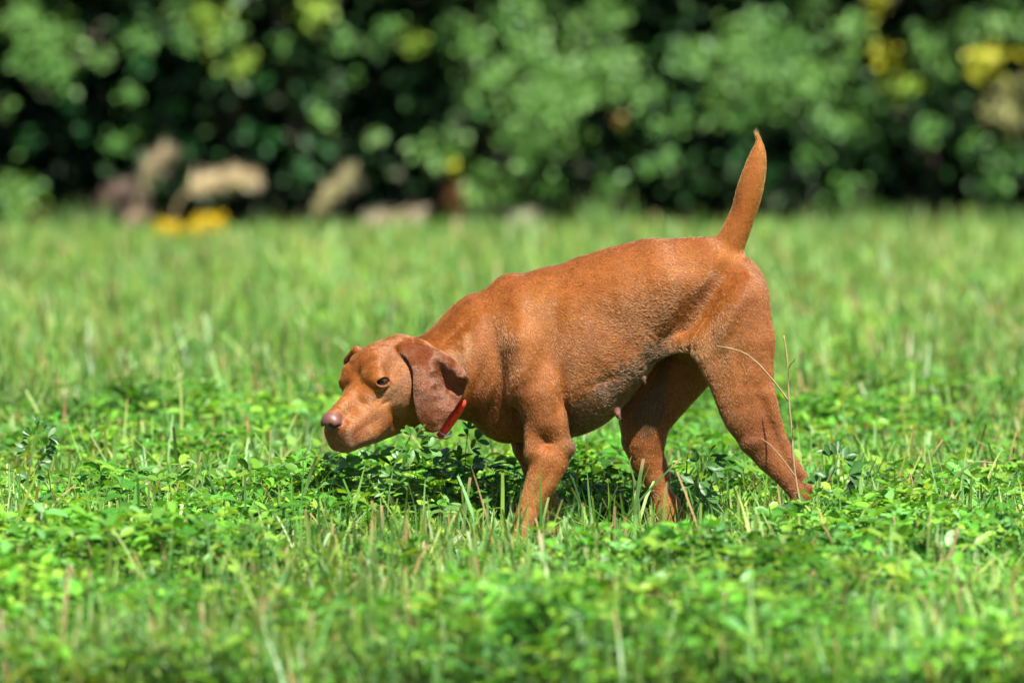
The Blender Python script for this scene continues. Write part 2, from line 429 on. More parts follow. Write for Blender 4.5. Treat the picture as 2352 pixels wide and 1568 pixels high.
# leafy shoots where the photograph shows lit clusters: (photo x, y, radius in m, tone)
SHOOTS = []
rs = np.random.default_rng(77)
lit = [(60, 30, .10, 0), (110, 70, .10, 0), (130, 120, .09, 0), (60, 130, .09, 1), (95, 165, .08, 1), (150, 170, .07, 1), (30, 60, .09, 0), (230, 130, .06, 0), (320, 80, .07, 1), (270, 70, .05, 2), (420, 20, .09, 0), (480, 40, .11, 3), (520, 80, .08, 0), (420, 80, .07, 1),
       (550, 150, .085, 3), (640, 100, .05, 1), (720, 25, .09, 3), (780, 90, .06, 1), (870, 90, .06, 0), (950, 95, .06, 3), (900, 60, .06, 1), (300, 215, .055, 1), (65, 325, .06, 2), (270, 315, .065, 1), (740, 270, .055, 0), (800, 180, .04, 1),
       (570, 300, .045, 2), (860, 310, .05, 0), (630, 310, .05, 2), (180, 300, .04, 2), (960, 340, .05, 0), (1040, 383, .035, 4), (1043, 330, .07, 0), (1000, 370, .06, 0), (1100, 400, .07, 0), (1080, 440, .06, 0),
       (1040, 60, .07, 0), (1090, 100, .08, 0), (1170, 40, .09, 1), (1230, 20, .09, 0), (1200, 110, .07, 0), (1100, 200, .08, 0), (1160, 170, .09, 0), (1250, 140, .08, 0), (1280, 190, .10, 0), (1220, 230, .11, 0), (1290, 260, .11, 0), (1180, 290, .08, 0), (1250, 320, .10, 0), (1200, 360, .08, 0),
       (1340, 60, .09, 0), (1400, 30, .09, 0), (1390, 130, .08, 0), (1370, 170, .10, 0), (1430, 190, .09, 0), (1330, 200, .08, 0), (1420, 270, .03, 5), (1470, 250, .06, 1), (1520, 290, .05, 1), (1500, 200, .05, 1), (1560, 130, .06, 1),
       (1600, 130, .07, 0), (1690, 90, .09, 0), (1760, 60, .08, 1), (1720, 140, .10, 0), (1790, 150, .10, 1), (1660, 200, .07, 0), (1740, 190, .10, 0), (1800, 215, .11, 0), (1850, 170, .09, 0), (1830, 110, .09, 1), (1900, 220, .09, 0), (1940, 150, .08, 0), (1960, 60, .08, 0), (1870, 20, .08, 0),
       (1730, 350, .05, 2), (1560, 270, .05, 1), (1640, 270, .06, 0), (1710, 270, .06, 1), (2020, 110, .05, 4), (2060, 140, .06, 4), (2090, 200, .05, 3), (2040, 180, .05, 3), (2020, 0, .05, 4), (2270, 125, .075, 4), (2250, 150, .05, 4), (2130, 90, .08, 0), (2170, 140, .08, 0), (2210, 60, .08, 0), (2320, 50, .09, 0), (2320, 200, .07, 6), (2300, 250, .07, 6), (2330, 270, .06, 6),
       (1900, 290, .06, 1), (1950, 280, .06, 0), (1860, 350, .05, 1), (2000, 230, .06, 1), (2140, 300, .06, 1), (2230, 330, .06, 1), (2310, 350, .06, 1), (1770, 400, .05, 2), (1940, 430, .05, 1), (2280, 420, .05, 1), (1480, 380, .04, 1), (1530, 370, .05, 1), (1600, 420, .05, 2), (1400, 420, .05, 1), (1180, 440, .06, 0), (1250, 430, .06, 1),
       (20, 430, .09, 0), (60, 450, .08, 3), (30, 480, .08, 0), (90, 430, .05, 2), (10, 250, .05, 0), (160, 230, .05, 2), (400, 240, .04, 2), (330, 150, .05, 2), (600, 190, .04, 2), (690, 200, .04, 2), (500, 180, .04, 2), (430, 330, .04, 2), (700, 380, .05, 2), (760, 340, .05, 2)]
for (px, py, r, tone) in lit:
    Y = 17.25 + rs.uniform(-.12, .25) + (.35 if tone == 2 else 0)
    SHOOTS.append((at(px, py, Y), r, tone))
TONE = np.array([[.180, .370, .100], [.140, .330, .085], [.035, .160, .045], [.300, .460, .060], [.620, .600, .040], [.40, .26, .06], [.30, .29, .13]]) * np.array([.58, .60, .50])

def shrub(k, xc, wid, label):
    rng = np.random.default_rng(300 + k)
    root = empty("hedge_shrub", (xc, 18.3, 0)); tag(root, label, "shrub", "leafy shrubs of the hedge behind the field")
    P, C, L = [], [], []
    # arching crown that overhangs the foot of the shrub
    def cloud(n, x0, x1, y0, y1, z0, z1, c, l, clump=.12):
        cc = np.stack([rng.uniform(x0, x1, max(1, n // 26)), rng.uniform(y0, y1, max(1, n // 26)), rng.uniform(z0, z1, max(1, n // 26))], 1)
        p = cc[rng.integers(0, len(cc), n)] + rng.normal(0, clump, (n, 3))
        P.append(p); C.append(np.asarray(c) * rng.normal(1, .22, (n, 1)) * rng.normal(1, .06, (n, 3))); L.append(rng.uniform(.7, 1.3, n) * l)
    x0, x1 = xc - wid / 2, xc + wid / 2
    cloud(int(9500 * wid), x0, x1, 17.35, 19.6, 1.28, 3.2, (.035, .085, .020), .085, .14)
    cloud(int(2200 * wid), x0, x1, 18.2, 19.4, .0, 1.3, (.007, .026, .010), .075, .10)  # inner and back leaves coloured almost black, painting in the hedge's deep shade
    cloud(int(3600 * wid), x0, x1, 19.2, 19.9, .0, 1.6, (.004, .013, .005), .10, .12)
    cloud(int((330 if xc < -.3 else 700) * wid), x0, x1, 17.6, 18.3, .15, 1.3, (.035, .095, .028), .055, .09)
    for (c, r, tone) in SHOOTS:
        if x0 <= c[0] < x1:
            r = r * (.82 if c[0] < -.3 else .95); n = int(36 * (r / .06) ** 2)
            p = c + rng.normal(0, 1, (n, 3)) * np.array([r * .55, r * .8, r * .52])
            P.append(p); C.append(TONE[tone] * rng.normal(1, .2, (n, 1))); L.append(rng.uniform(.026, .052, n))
    if x1 > 2.4 or x0 < -2.4:                        # shoots beyond the frame
        for _ in range(int(40 * wid)):
            c = np.array([rng.uniform(x0, x1), rng.uniform(17.15, 17.6), rng.uniform(.2, 1.3)])
            if abs(c[0]) < 2.25: continue
            n = 40; P.append(c + rng.normal(0, .04, (n, 3))); C.append(TONE[rng.choice([0, 0, 1, 2])] * rng.normal(1, .2, (n, 1))); L.append(rng.uniform(.035, .06, n))
    # shoots higher up, above the frame
    for _ in range(int(30 * wid)):
        c = np.array([rng.uniform(x0, x1), rng.uniform(17.1, 17.5), rng.uniform(1.15, 3.1)])
        n = 40; P.append(c + rng.normal(0, .05, (n, 3))); C.append(TONE[rng.choice([0, 0, 1])] * rng.normal(1, .2, (n, 1))); L.append(rng.uniform(.04, .065, n))
    P = np.concatenate(P); C = np.clip(np.concatenate(C), .005, .8); L = np.concatenate(L)
    ok = P[:, 2] > .01
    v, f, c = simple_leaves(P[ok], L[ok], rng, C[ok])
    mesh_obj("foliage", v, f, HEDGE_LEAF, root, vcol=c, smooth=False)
    br = []
    for i in range(max(3, int(4 * wid))):
        b = np.array([xc + rng.uniform(-.35, .35) * wid, 18.6 + rng.uniform(-.25, .4), -.02]); tpt = np.array([xc + rng.uniform(-.55, .55) * wid, 18.2 + rng.uniform(-.8, .8), rng.uniform(1.6, 3.0)])
        mid = (b + tpt) / 2 + rng.normal(0, .10, 3)
        s = np.linspace(0, 1, 8)[:, None]
        path = (1 - s) ** 2 * b + 2 * s * (1 - s) * mid + s ** 2 * tpt
        br.append(tube(path, np.linspace(.030, .008, 8), 7))
        for q in range(4):
            a = path[2 + q]; e = a + np.array([rng.normal(0, .3), -rng.uniform(.2, .9), rng.uniform(.1, .5)])
            s2 = np.linspace(0, 1, 5)[:, None]; br.append(tube(a + (e - a) * s2 + np.array([0, 0, .08]) * (s2 * (1 - s2) * 4), np.linspace(.010, .003, 5), 5))
    v, f = join(br); mesh_obj("trunk", v, f, BARK, root)
    return root

SHRUBS = [(-4.6, 1.9, "leafy shrub of the hedge beyond the left edge of the field"), (-2.75, 1.8, "hedge shrub at the far left with pale green upper leaves and dark hollows"), (-1.15, 1.4, "dark hedge shrub with scattered yellow-green leaf clusters above the tan plumes"),
          (.0, .9, "mid-hedge shrub with leaf sprays and one round yellow leaf low down"), (.95, 1.0, "hedge shrub with hanging pale green sprays left of the dog's tail"), (1.75, .6, "dense green hedge shrub directly behind the dog's raised tail tip"),
          (2.65, 1.2, "hedge shrub at the right with bright yellow leaf clusters"), (4.2, 1.9, "leafy shrub of the hedge beyond the right edge of the field")]
for k_, (xc_, wd_, lb_) in enumerate(SHRUBS): shrub(k_, xc_, wd_, lb_)

# ------------------------------------------------------------------ the dog
# The dog's body is one implicit surface (smoothly blended muscles, bones and skin flaps), meshed by surface nets.
DOG_OUTLINE = None

def axis_grid(spans):
    """spans: list of (start, end, step)"""
    out = [spans[0][0]]
    for a, b, s in spans:
        n = max(1, int(round((b - out[-1]) / s)))
        out += list(out[-1] + (b - out[-1]) * np.arange(1, n + 1) / n)
    return np.array(out, np.float32)

def _x(px): return float(at(px, 784)[0])
def _z(py): return float(at(1176, py)[2])

GX = axis_grid([(_x(728), _x(770), .0022), (_x(770), _x(925), .0015), (_x(925), _x(1085), .0022), (_x(1085), _x(1875), .0042)])
GZ = axis_grid([(_z(1310), _z(1042), .0042), (_z(1042), _z(905), .0022), (_z(905), _z(835), .0015), (_z(835), _z(760), .0022), (_z(760), _z(292), .0042)])
GY = axis_grid([(-.255, -.13, .0024), (-.13, .0, .0024), (0, .16, .005)])
FIELD = np.full((len(GX), len(GY), len(GZ)), 0.15, np.float32)

def smin(a, b, k):
    h = np.maximum(k - np.abs(a - b), 0) / k
    return np.minimum(a, b) - h * h * k * 0.25
def smax(a, b, k): return -smin(-a, -b, k)

def sub(lo, hi):
    ix = slice(*np.searchsorted(GX, (lo[0], hi[0]))); iy = slice(*np.searchsorted(GY, (lo[1], hi[1]))); iz = slice(*np.searchsorted(GZ, (lo[2], hi[2])))
    return (ix, iy, iz), GX[ix][:, None, None], GY[iy][None, :, None], GZ[iz][None, None, :]

def cone_d(X, Y, Z, a, b, ra, rb, sya=1.0, syb=1.0):
    ab = b - a
    L2 = float(ab @ ab) + 1e-12
    t = np.clip(((X - a[0]) * ab[0] + (Y - a[1]) * ab[1] + (Z - a[2]) * ab[2]) / L2, 0, 1)
    sy = sya + (syb - sya) * t
    dx = X - a[0] - t * ab[0]; dy = (Y - a[1] - t * ab[1]) / sy; dz = Z - a[2] - t * ab[2]
    return np.sqrt(dx * dx + dy * dy + dz * dz) - (ra + (rb - ra) * t)

def chain(nodes, k=0.02, mode='add'):
    """nodes: (px, py, Y, r in photo px, y-scale) - a tapered limb through photo points"""
    P = [at(n[0], n[1], n[2]) for n in nodes]
    R = [n[3] * PX for n in nodes]; SY = [n[4] if len(n) > 4 else 1.0 for n in nodes]
    if len(nodes) == 1: P = P * 2; R = R * 2; SY = SY * 2
    k = k
    lo = np.min([p - r * max(1, s) for p, r, s in zip(P, R, SY)], 0) - k - .012
    hi = np.max([p + r * max(1, s) for p, r, s in zip(P, R, SY)], 0) + k + .012
    sl_, X, Y, Z = sub(lo, hi)
    d = None
    for i in range(len(P) - 1):
        e = cone_d(X, Y, Z, P[i], P[i + 1], R[i], R[i + 1], SY[i], SY[i + 1])
        d = e if d is None else smin(d, e, 0.0025)
    F = FIELD[sl_]
    FIELD[sl_] = smin(F, d, k) if mode == 'add' else smax(F, -d, k)

# head frame: origin midway between the eyes; u forwards along the muzzle, v to the dog's left, w up
H_O = at(837, 877, -0.105)
H_U = np.array([-.617, -.693, -.375]); H_U /= np.linalg.norm(H_U)
H_V = np.array([.727, -.684, .068]); H_V -= H_V @ H_U * H_U; H_V /= np.linalg.norm(H_V)
H_W = np.cross(H_U, H_V)
HM = np.stack([H_U, H_V, H_W])       # rows

def hp(u, v, w): return H_O + (u * H_U + v * H_V + w * H_W) * PX

hs, HX, HY, HZ = sub(at(700, 1080, -.26) - np.array([0, .01, 0]), np.array([_x(1100), .08, _z(740)]))
hx, hy, hz = HX - H_O[0], HY - H_O[1], HZ - H_O[2]
HU = ((hx * H_U[0] + hy * H_U[1] + hz * H_U[2]) / PX).astype(np.float32)
HV = ((hx * H_V[0] + hy * H_V[1] + hz * H_V[2]) / PX).astype(np.float32)
HW = ((hx * H_W[0] + hy * H_W[1] + hz * H_W[2]) / PX).astype(np.float32)
HEAD = np.full(HU.shape, 120.0, np.float32)      # in photo px

def h_ell(c, r, k=12, mode='add', both=False, rot=0):
    global HEAD
    for s in ((1, -1) if both else (1,)):
        du, dv, dw = HU - c[0], HV - s * c[1], HW - c[2]
        if rot:
            ca, sa = math.cos(rot), math.sin(rot)
            du, dw = du * ca + dw * sa, -du * sa + dw * ca
        q = np.sqrt((du / r[0]) ** 2 + (dv / r[1]) ** 2 + (dw / r[2]) ** 2)
        q2 = np.sqrt((du / r[0] ** 2) ** 2 + (dv / r[1] ** 2) ** 2 + (dw / r[2] ** 2) ** 2) + 1e-6
        d = q * (q - 1) / q2
        HEAD = smin(HEAD, d, k) if mode == 'add' else smax(HEAD, -d, k)

def h_cone(nodes, k=12, mode='add', both=False):
    """nodes (u, v, w, r)"""
    global HEAD
    for s in ((1, -1) if both else (1,)):
        d = None
        for A, B in zip(nodes[:-1], nodes[1:]):
            a = np.array([A[0], s * A[1], A[2]], float); b = np.array([B[0], s * B[1], B[2]], float)
            e = cone_d(HU, HV, HW, a, b, A[3], B[3])
            d = e if d is None else smin(d, e, 3.0)
        HEAD = smin(HEAD, d, k) if mode == 'add' else smax(HEAD, -d, k)

def h_bump(c, r, amp, both=True):
    """gaussian swelling (amp>0) or hollow (amp<0)"""
    global HEAD
    for s in ((1, -1) if both else (1,)):
        q = ((HU - c[0]) / r[0]) ** 2 + ((HV - s * c[1]) / r[1]) ** 2 + ((HW - c[2]) / r[2]) ** 2
        HEAD = HEAD - amp * np.exp(-q)

def build_head():
    global HEAD
    h_ell((-88, 0, -2), (84, 60, 62))                      # cranium
    h_ell((-140, 0, 0), (46, 44, 52), 20)                  # occiput
    h_cone([(-70, 40, -22, 34), (-22, 42, -18, 24)], 18, both=True)     # temples
    h_cone([(-30, 24, 18, 34), (-2, 28, 8, 25)], 16, both=True)         # brow ridges
    h_ell((-48, 0, 24), (52, 52, 40), 22)                  # forehead
    h_cone([(-20, 0, -42, 56), (60, 0, -52, 42)], 24)      # mid face
    h_cone([(-4, 0, -20, 28), (60, 0, -23, 23), (126, 0, -31, 19)], 14)  # nose bridge
    h_cone([(25, 18, -68, 34), (118, 15, -70, 28)], 16, both=True)       # muzzle sides
    h_cone([(20, 30, -90, 27), (70, 28, -96, 26), (122, 16, -93, 22)], 12, both=True)   # flews
    h_cone([(-80, 0, -112, 44), (20, 0, -108, 32), (112, 0, -106, 16)], 14)  # lower jaw
    h_ell((-58, 34, -50), (46, 32, 48), 20, both=True)     # cheeks
    h_cone([(-70, 50, -6, 12), (-30, 50, -22, 11), (6, 38, -34, 9)], 16, both=True)   # cheek bone
    h_cone([(-8, 42, 24, 19), (6, 45, 8, 17)], 12, both=True)
    h_cone([(8, 36, -14, 17), (42, 25, -24, 15)], 12, both=True)
    h_bump((62, 26, -40), (34, 12, 14), -3.0)              # hollow beside the bridge
    h_bump((20, 32, -34), (15, 15, 15), -5)
    h_bump((48, 26, -56), (30, 14, 9), 3.0)
    h_bump((-24, 52, -40), (18, 14, 9), -2.6)
    h_bump((-58, 62, -40), (28, 14, 24), 4.0)
    h_bump((-14, 50, -62), (30, 16, 10), 3.5)
    h_bump((-8, 0, 26), (34, 9, 26), -4.0, False)          # forehead furrow
    h_bump((-32, 50, 26), (24, 16, 18), -3.0)              # temple hollow
    h_bump((4, 42, 21), (9, 8, 7), 7)                    # eyebrow knot
    h_bump((0, 48, 16), (16, 10, 3.5), -.8)
    h_bump((-14, 44, 26), (22, 12, 3.2), -1.6)
    h_bump((100, 30, -100), (30, 14, 12), 4.5)
    h_bump((60, 38, -104), (26, 12, 9), 3.0)
    h_bump((-20, 34, 44), (26, 14, 3.2), -2.2)
    h_bump((-30, 28, 56), (24, 14, 3.0), -1.8)
    h_bump((-16, 24, 30), (20, 4, 16), -2.0)
    h_bump((-40, 58, -58), (8, 12, 18), -2.4)
    h_bump((8, 46, -50), (16, 12, 4), -2.2)
    h_bump((70, 36, -74), (44, 12, 5), -2.4)               # folds above the flews
    h_bump((20, 44, -72), (20, 16, 14), 2.5)
    # nose pad
    h_ell((139, 0, -36), (21, 25, 21), 5)
    h_ell((140, 15, -40), (15, 11, 14), 5, both=True)
    h_bump((118, 0, -20), (6, 26, 10), -2.5, False)
    h_bump((124, 26, -40), (6, 8, 18), -4.0)
    h_ell((154, 12, -42), (9.5, 6.2, 6.6), 3, 'cut', both=True)    # nostrils
    h_ell((148, 21, -46), (11, 6.5, 3.0), 3, 'cut', both=True)       # nostril slits
    h_bump((158, 0, -58), (10, 1.8, 18), -3.0, False)                # philtrum
    # mouth line
    for s in (1, -1):
        pl = np.array([(150, 0, -80), (138, s * 20, -96), (118, s * 34, -106), (70, s * 48, -116), (15, s * 52, -110)], float); dm = None
        for a, b in zip(pl[:-1], pl[1:]):
            e = cone_d(HU, HV, HW, a, b, 0.0, 0.0); dm = e if dm is None else np.minimum(dm, e)
        HEAD = HEAD + 4.6 * np.exp(-(dm / 4.0) ** 2)
    h_cone([(128, 0, -104, 13), (100, 0, -108, 16)], 6)              # chin
    # eyelids: a soft ball round each eye, then the almond opening
    h_ell((1, 49, 0), (23, 19, 19), 10, both=True)
    h_bump((2, 52, 15), (20, 14, 4), 1.2)
    h_bump((4, 54, -13), (18, 12, 4), 2.0)
    h_bump((2, 52, -20), (20, 14, 4), -2.5)
    h_bump((-30, 52, -2), (12, 12, 5), -1.5)
    for s in (1, -1):
        e = np.array(EYE_C); e = e * np.array([1, s, 1])
        n = np.array([EYE_N[0], s * EYE_N[1], EYE_N[2]]); n = n / np.linalg.norm(n)
        h = np.cross([0, 0, 1.0], n); h /= np.linalg.norm(h)
        if h[0] < 0: h = -h                                  # h points to the nose side
        hz_ = float(h @ np.array([H_U[2], H_V[2], H_W[2]])) if s == 1 else hz_
        ta = math.atan2(-hz_, H_W[2]) + .02
        tilt = h * math.cos(ta) + np.array([0, 0, 1.0]) * math.sin(ta)
        up = np.cross(n, tilt); up = up if up[2] > 0 else -up
        A = (HU - e[0]) * tilt[0] + (HV - e[1]) * tilt[1] + (HW - e[2]) * tilt[2]
        B = (HU - e[0]) * up[0] + (HV - e[1]) * up[1] + (HW - e[2]) * up[2]
        Cc = (HU - e[0]) * n[0] + (HV - e[1]) * n[1] + (HW - e[2]) * n[2]
        A2 = np.clip((A + 1.5) / 16.5, -1, 1)
        top = 11.0 * (1 - A2 ** 2) ** .8; bot = -8.2 * (1 - A2 ** 2) ** .8
        alm = np.maximum(np.maximum(B - top, bot - B), np.abs(A + 1.5) - 16.5)
        lid = np.exp(-(np.clip(alm, -2, None) / 3.2) ** 2) * np.where(Cc > 0, 1, 0) * 1.6
        HEAD = HEAD - lid
        HEAD = smax(HEAD, -np.maximum(alm, -(Cc - 3)), 1.6)

EYE_C = (-6.0, 51.0, 0.0)
EYE_N = (0.72, 0.69, 0.02)
EYE_R = 16.5
build_head()
FIELD[hs] = np.minimum(FIELD[hs], HEAD * PX)

# --- neck and trunk
NK = .022
chain([(925, 890, -.075, 66, .80), (985, 876, -.045, 90, .70), (1050, 850, -.02, 111, .66), (1130, 815, 0, 141, .60)], .028)
chain([(1130, 815, 0, 141, .60), (1215, 812, 0, 176, .56), (1288, 800, 0, 186, .56)], NK)
chain([(1290, 762, 0, 150, .66), (1365, 705, 0, 119, .78), (1428, 685, 0, 119, .78), (1500, 667, 0, 119, .72), (1590, 669, 0, 117, .54)], NK)
chain([(1288, 804, 0, 180, .56), (1370, 790, 0, 130, .74), (1430, 750, 0, 106, .80), (1490, 705, 0, 92, .80)], NK)
chain([(1288, 868, 0, 130, .72), (1345, 893, 0, 88, .92), (1393, 868, 0, 64, 1.05), (1438, 800, 0, 70, .95), (1490, 745, 0, 62, .80)], NK)
chain([(1590, 671, 0, 118, .54), (1655, 692, 0, 112, .80)], NK)
chain([(1110, 905, 0, 66, .7), (1168, 922, 0, 94, .66), (1290, 900, 0, 106, .66)], NK)                     # breast
chain([(1170, 668, -.012, 29, .8), (1210, 720, -.05, 36, .6), (1215, 800, -.078, 38, .6)], .03)    # near shoulder blade
chain([(1170, 668, .012, 29, .8), (1210, 720, .05, 36, .6), (1215, 800, .078, 38, .6)], .03)
chain([(1640, 600, 0, 46, 1.0), (1690, 640, 0, 44, 1.0)], .03)                     # root of the tail
# --- near foreleg
chain([(1205, 800, -.072, 60, .7), (1232, 900, -.080, 66, .62), (1262, 965, -.082, 52, .62)], .022)
chain([(1262, 965, -.082, 50, .62), (1288, 1015, -.084, 32, .72)], .012)
chain([(1232, 960, -.080, 32, .7), (1228, 1035, -.085, 30, .8)], .010)
chain([(1294, 1028, -.086, 26, .8), (1262, 1058, -.088, 44, .62), (1244, 1105, -.090, 37, .66), (1223, 1150, -.092, 28, .75), (1209, 1183, -.093, 24, .85)], .009)
chain([(1297, 1026, -.086, 25, .8)], .008)
chain([(1209, 1183, -.093, 24, .9), (1201, 1211, -.096, 23, 1.0), (1194, 1232, -.100, 23, 1.1)], .008)
for k_, dy_ in enumerate((-.024, -.008, .008, .024)):
    fx = 1168 if k_ in (1, 2) else 1176
    chain([(1196, 1240, -.098 + dy_ * .8, 13), (fx + 8, 1246, -.098 + dy_, 12.5), (fx - 6, 1257, -.098 + dy_, 10)], .003)
# --- far foreleg
chain([(1215, 850, .072, 66, .62), (1212, 960, .078, 60, .6), (1212, 1025, .080, 34, .8)], .02)
chain([(1212, 1020, .080, 34, .8), (1226, 1072, .082, 28, .85), (1246, 1118, .084, 25), (1264, 1158, .085, 22), (1272, 1195, .085, 21), (1262, 1225, .083, 23)], .009)
for k_, dy_ in enumerate((-.024, -.008, .008, .024)):
    fx = 1232 if k_ in (1, 2) else 1240
    chain([(1262, 1226, .083 + dy_ * .8, 13), (fx + 8, 1232, .083 + dy_, 12.5), (fx - 6, 1244, .083 + dy_, 10)], .003)
# --- near hind leg
chain([(1684, 705, -.045, 84, .80), (1704, 790, -.066, 76, .60), (1712, 858, -.074, 64, .58), (1714, 905, -.078, 60, .56), (1722, 955, -.080, 56, .52)], .020)
chain([(1650, 700, -.055, 55, .60), (1630, 770, -.066, 48, .46), (1664, 850, -.074, 46, .5), (1690, 930, -.078, 40, .6)], .016)   # front of the thigh
chain([(1672, 700, -.056, 40, .5), (1612, 766, -.052, 46, .32), (1572, 782, -.044, 28, .40), (1540, 793, -.034, 18, .5), (1514, 812, -.024, 9, .8)], .024)               # flank fold
chain([(1620, 800, -.066, 32, .3), (1644, 860, -.074, 18, .6)], .012)
chain([(1722, 955, -.080, 56, .52), (1742, 1006, -.082, 43, .56), (1770, 1052, -.084, 33, .62), (1804, 1093, -.086, 24, .70), (1826, 1128, -.087, 18, .9)], .012)
chain([(1762, 905, -.080, 16, 1.2), (1785, 990, -.083, 16, 1.0), (1812, 1050, -.085, 13, 1.0), (1836, 1088, -.087, 14, .95), (1850, 1118, -.088, 14, .95)], .016)  # hamstring tendon
chain([(1849, 1122, -.088, 15, .95), (1841, 1140, -.088, 22, .8), (1828, 1178, -.090, 20, .8), (1814, 1216, -.092, 20, .9), (1806, 1240, -.094, 23, 1.1)], .008)
for k_, dy_ in enumerate((-.024, -.008, .008, .024)):
    fx = 1774 if k_ in (1, 2) else 1782
    chain([(1806, 1242, -.094 + dy_ * .8, 13), (fx + 8, 1247, -.094 + dy_, 12.5), (fx - 6, 1257, -.094 + dy_, 10)], .003)
# --- far hind leg
chain([(1640, 730, .040, 86, .75), (1578, 826, .072, 78, .45), (1520, 900, .078, 70, .48), (1482, 960, .076, 60, .55), (1479, 1010, .079, 51, .62), (1486, 1055, .081, 39, .68), (1507, 1098, .083, 28, .75)], .010)
chain([(1507, 1098, .083, 28, .75), (1518, 1132, .084, 25, .8), (1526, 1175, .083, 25, .8), (1534, 1212, .082, 26, .95)], .010)
chain([(1520, 1060, .082, 9), (1526, 1092, .083, 11)], .012)
chain([(1548, 1150, .084, 14, 1), (1560, 1195, .084, 13, 1)], .012)
for k_, dy_ in enumerate((-.026, -.009, .009, .026)):
    fx = 1498 if k_ in (1, 2) else 1508
    chain([(1530, 1218, .082 + dy_ * .8, 14), (fx + 10, 1227, .082 + dy_, 13.5), (fx - 4, 1241, .082 + dy_, 11)], .003)
# --- tail
_tn = np.array([(1662, 604, 38), (1672, 570, 35), (1686, 540, 31.5), (1700, 508, 29), (1710, 480, 28.5), (1718, 452, 29.5), (1725, 425, 28.5), (1733, 398, 26), (1739, 370, 21.5), (1743, 347, 15), (1744, 330, 8), (1741, 316, 4.5), (1737, 305, 2.2)], float)
_ts = np.linspace(0, 12, 49); _tt = np.stack([np.interp(_ts, np.arange(13), _tn[:, k]) for k in range(3)], 1)
for _ in range(5): _tt[1:-1] = (_tt[:-2] + 2 * _tt[1:-1] + _tt[2:]) / 4
_P = at(_tt[:, 0], _tt[:, 1], 0.0)
_sl, _X, _Y, _Z = sub(_P.min(0) - .06, _P.max(0) + .06)
_d = None
for _i in range(48):
    _e = cone_d(_X, _Y, _Z, _P[_i], _P[_i + 1], _tt[_i, 2] * PX, _tt[_i + 1, 2] * PX); _d = _e if _d is None else np.minimum(_d, _e)
FIELD[_sl] = smin(FIELD[_sl], _d.astype(np.float32), .012)
# --- teats
chain([(1415, 938, -.030, 10), (1418, 949, -.031, 7), (1421, 958, -.031, 5)], .004)
chain([(1316, 1000, -.045, 7), (1321, 1007, -.046, 5)], .003)
chain([(1478, 868, -.030, 6), (1480, 877, -.030, 4)], .003)

# --- muscle relief on both flanks: (px, py, along, across, angle, amp in px)
def relief(px, py, ra, rb, ang, amp, ymin=.03):
    c = at(px, py, 0)
    sl_, X, Y, Z = sub((c[0] - 2.6 * ra * PX, -.3, c[2] - 2.6 * ra * PX), (c[0] + 2.6 * ra * PX, .3, c[2] + 2.6 * ra * PX))
    if 0 in FIELD[sl_].shape: return
    dx = (X - c[0]) / PX; dz = (Z - c[2]) / PX
    ca, sa = math.cos(ang), math.sin(ang)
    a = dx * ca + dz * sa; b = -dx * sa + dz * ca
    g = np.exp(-(a / ra) ** 2 - (b / rb) ** 2)
    FIELD[sl_] -= 2.0 * amp * PX * g * np.clip((np.abs(Y) - ymin) / .03, 0, 1)

relief(1140, 800, 90, 20, math.radians(100), -7)     # groove before the shoulder blade
relief(1192, 745, 105, 24, math.radians(95), 9)
relief(1254, 790, 120, 26, math.radians(78), -8)     # behind the shoulder blade
relief(1195, 860, 60, 20, math.radians(60), 6)       # point of the shoulder
relief(1192, 985, 60, 9, math.radians(97), -9)       # between breast and foreleg
relief(1256, 1000, 34, 22, math.radians(5), -2.6)      # above the forearm
relief(1306, 960, 50, 12, math.radians(98), -7)      # behind the upper arm
relief(1606, 712, 92, 25, math.radians(52), -32)     # flank hollow before the thigh
relief(1652, 640, 40, 20, math.radians(60), -8)
relief(1668, 740, 70, 18, math.radians(62), 6)
relief(1400, 700, 120, 60, math.radians(20), 2)      # ribs
relief(1560, 640, 70, 40, math.radians(10), 5)
relief(1385, 870, 30, 10, math.radians(20), -2.5)
relief(1290, 900, 110, 14, math.radians(80), -5)
relief(1700, 850, 80, 14, math.radians(100), -3.5)
relief(1762, 960, 70, 12, math.radians(112), -4)
relief(1826, 1085, 40, 8, math.radians(125), -2)
relief(1725, 1010, 30, 18, math.radians(20), 4)
relief(1095, 880, 50, 9, math.radians(70), -3.5)
relief(1122, 905, 50, 9, math.radians(65), 3)
relief(1020, 860, 60, 14, math.radians(110), -4)     # loose skin of the neck
relief(1075, 830, 80, 14, math.radians(105), 4)
relief(1060, 745, 60, 10, math.radians(45), -3)
relief(1248, 1100, 60, 7, math.radians(62), -3)

FIELD_NE = FIELD.copy()             # the neck without the ears, for fitting the collar
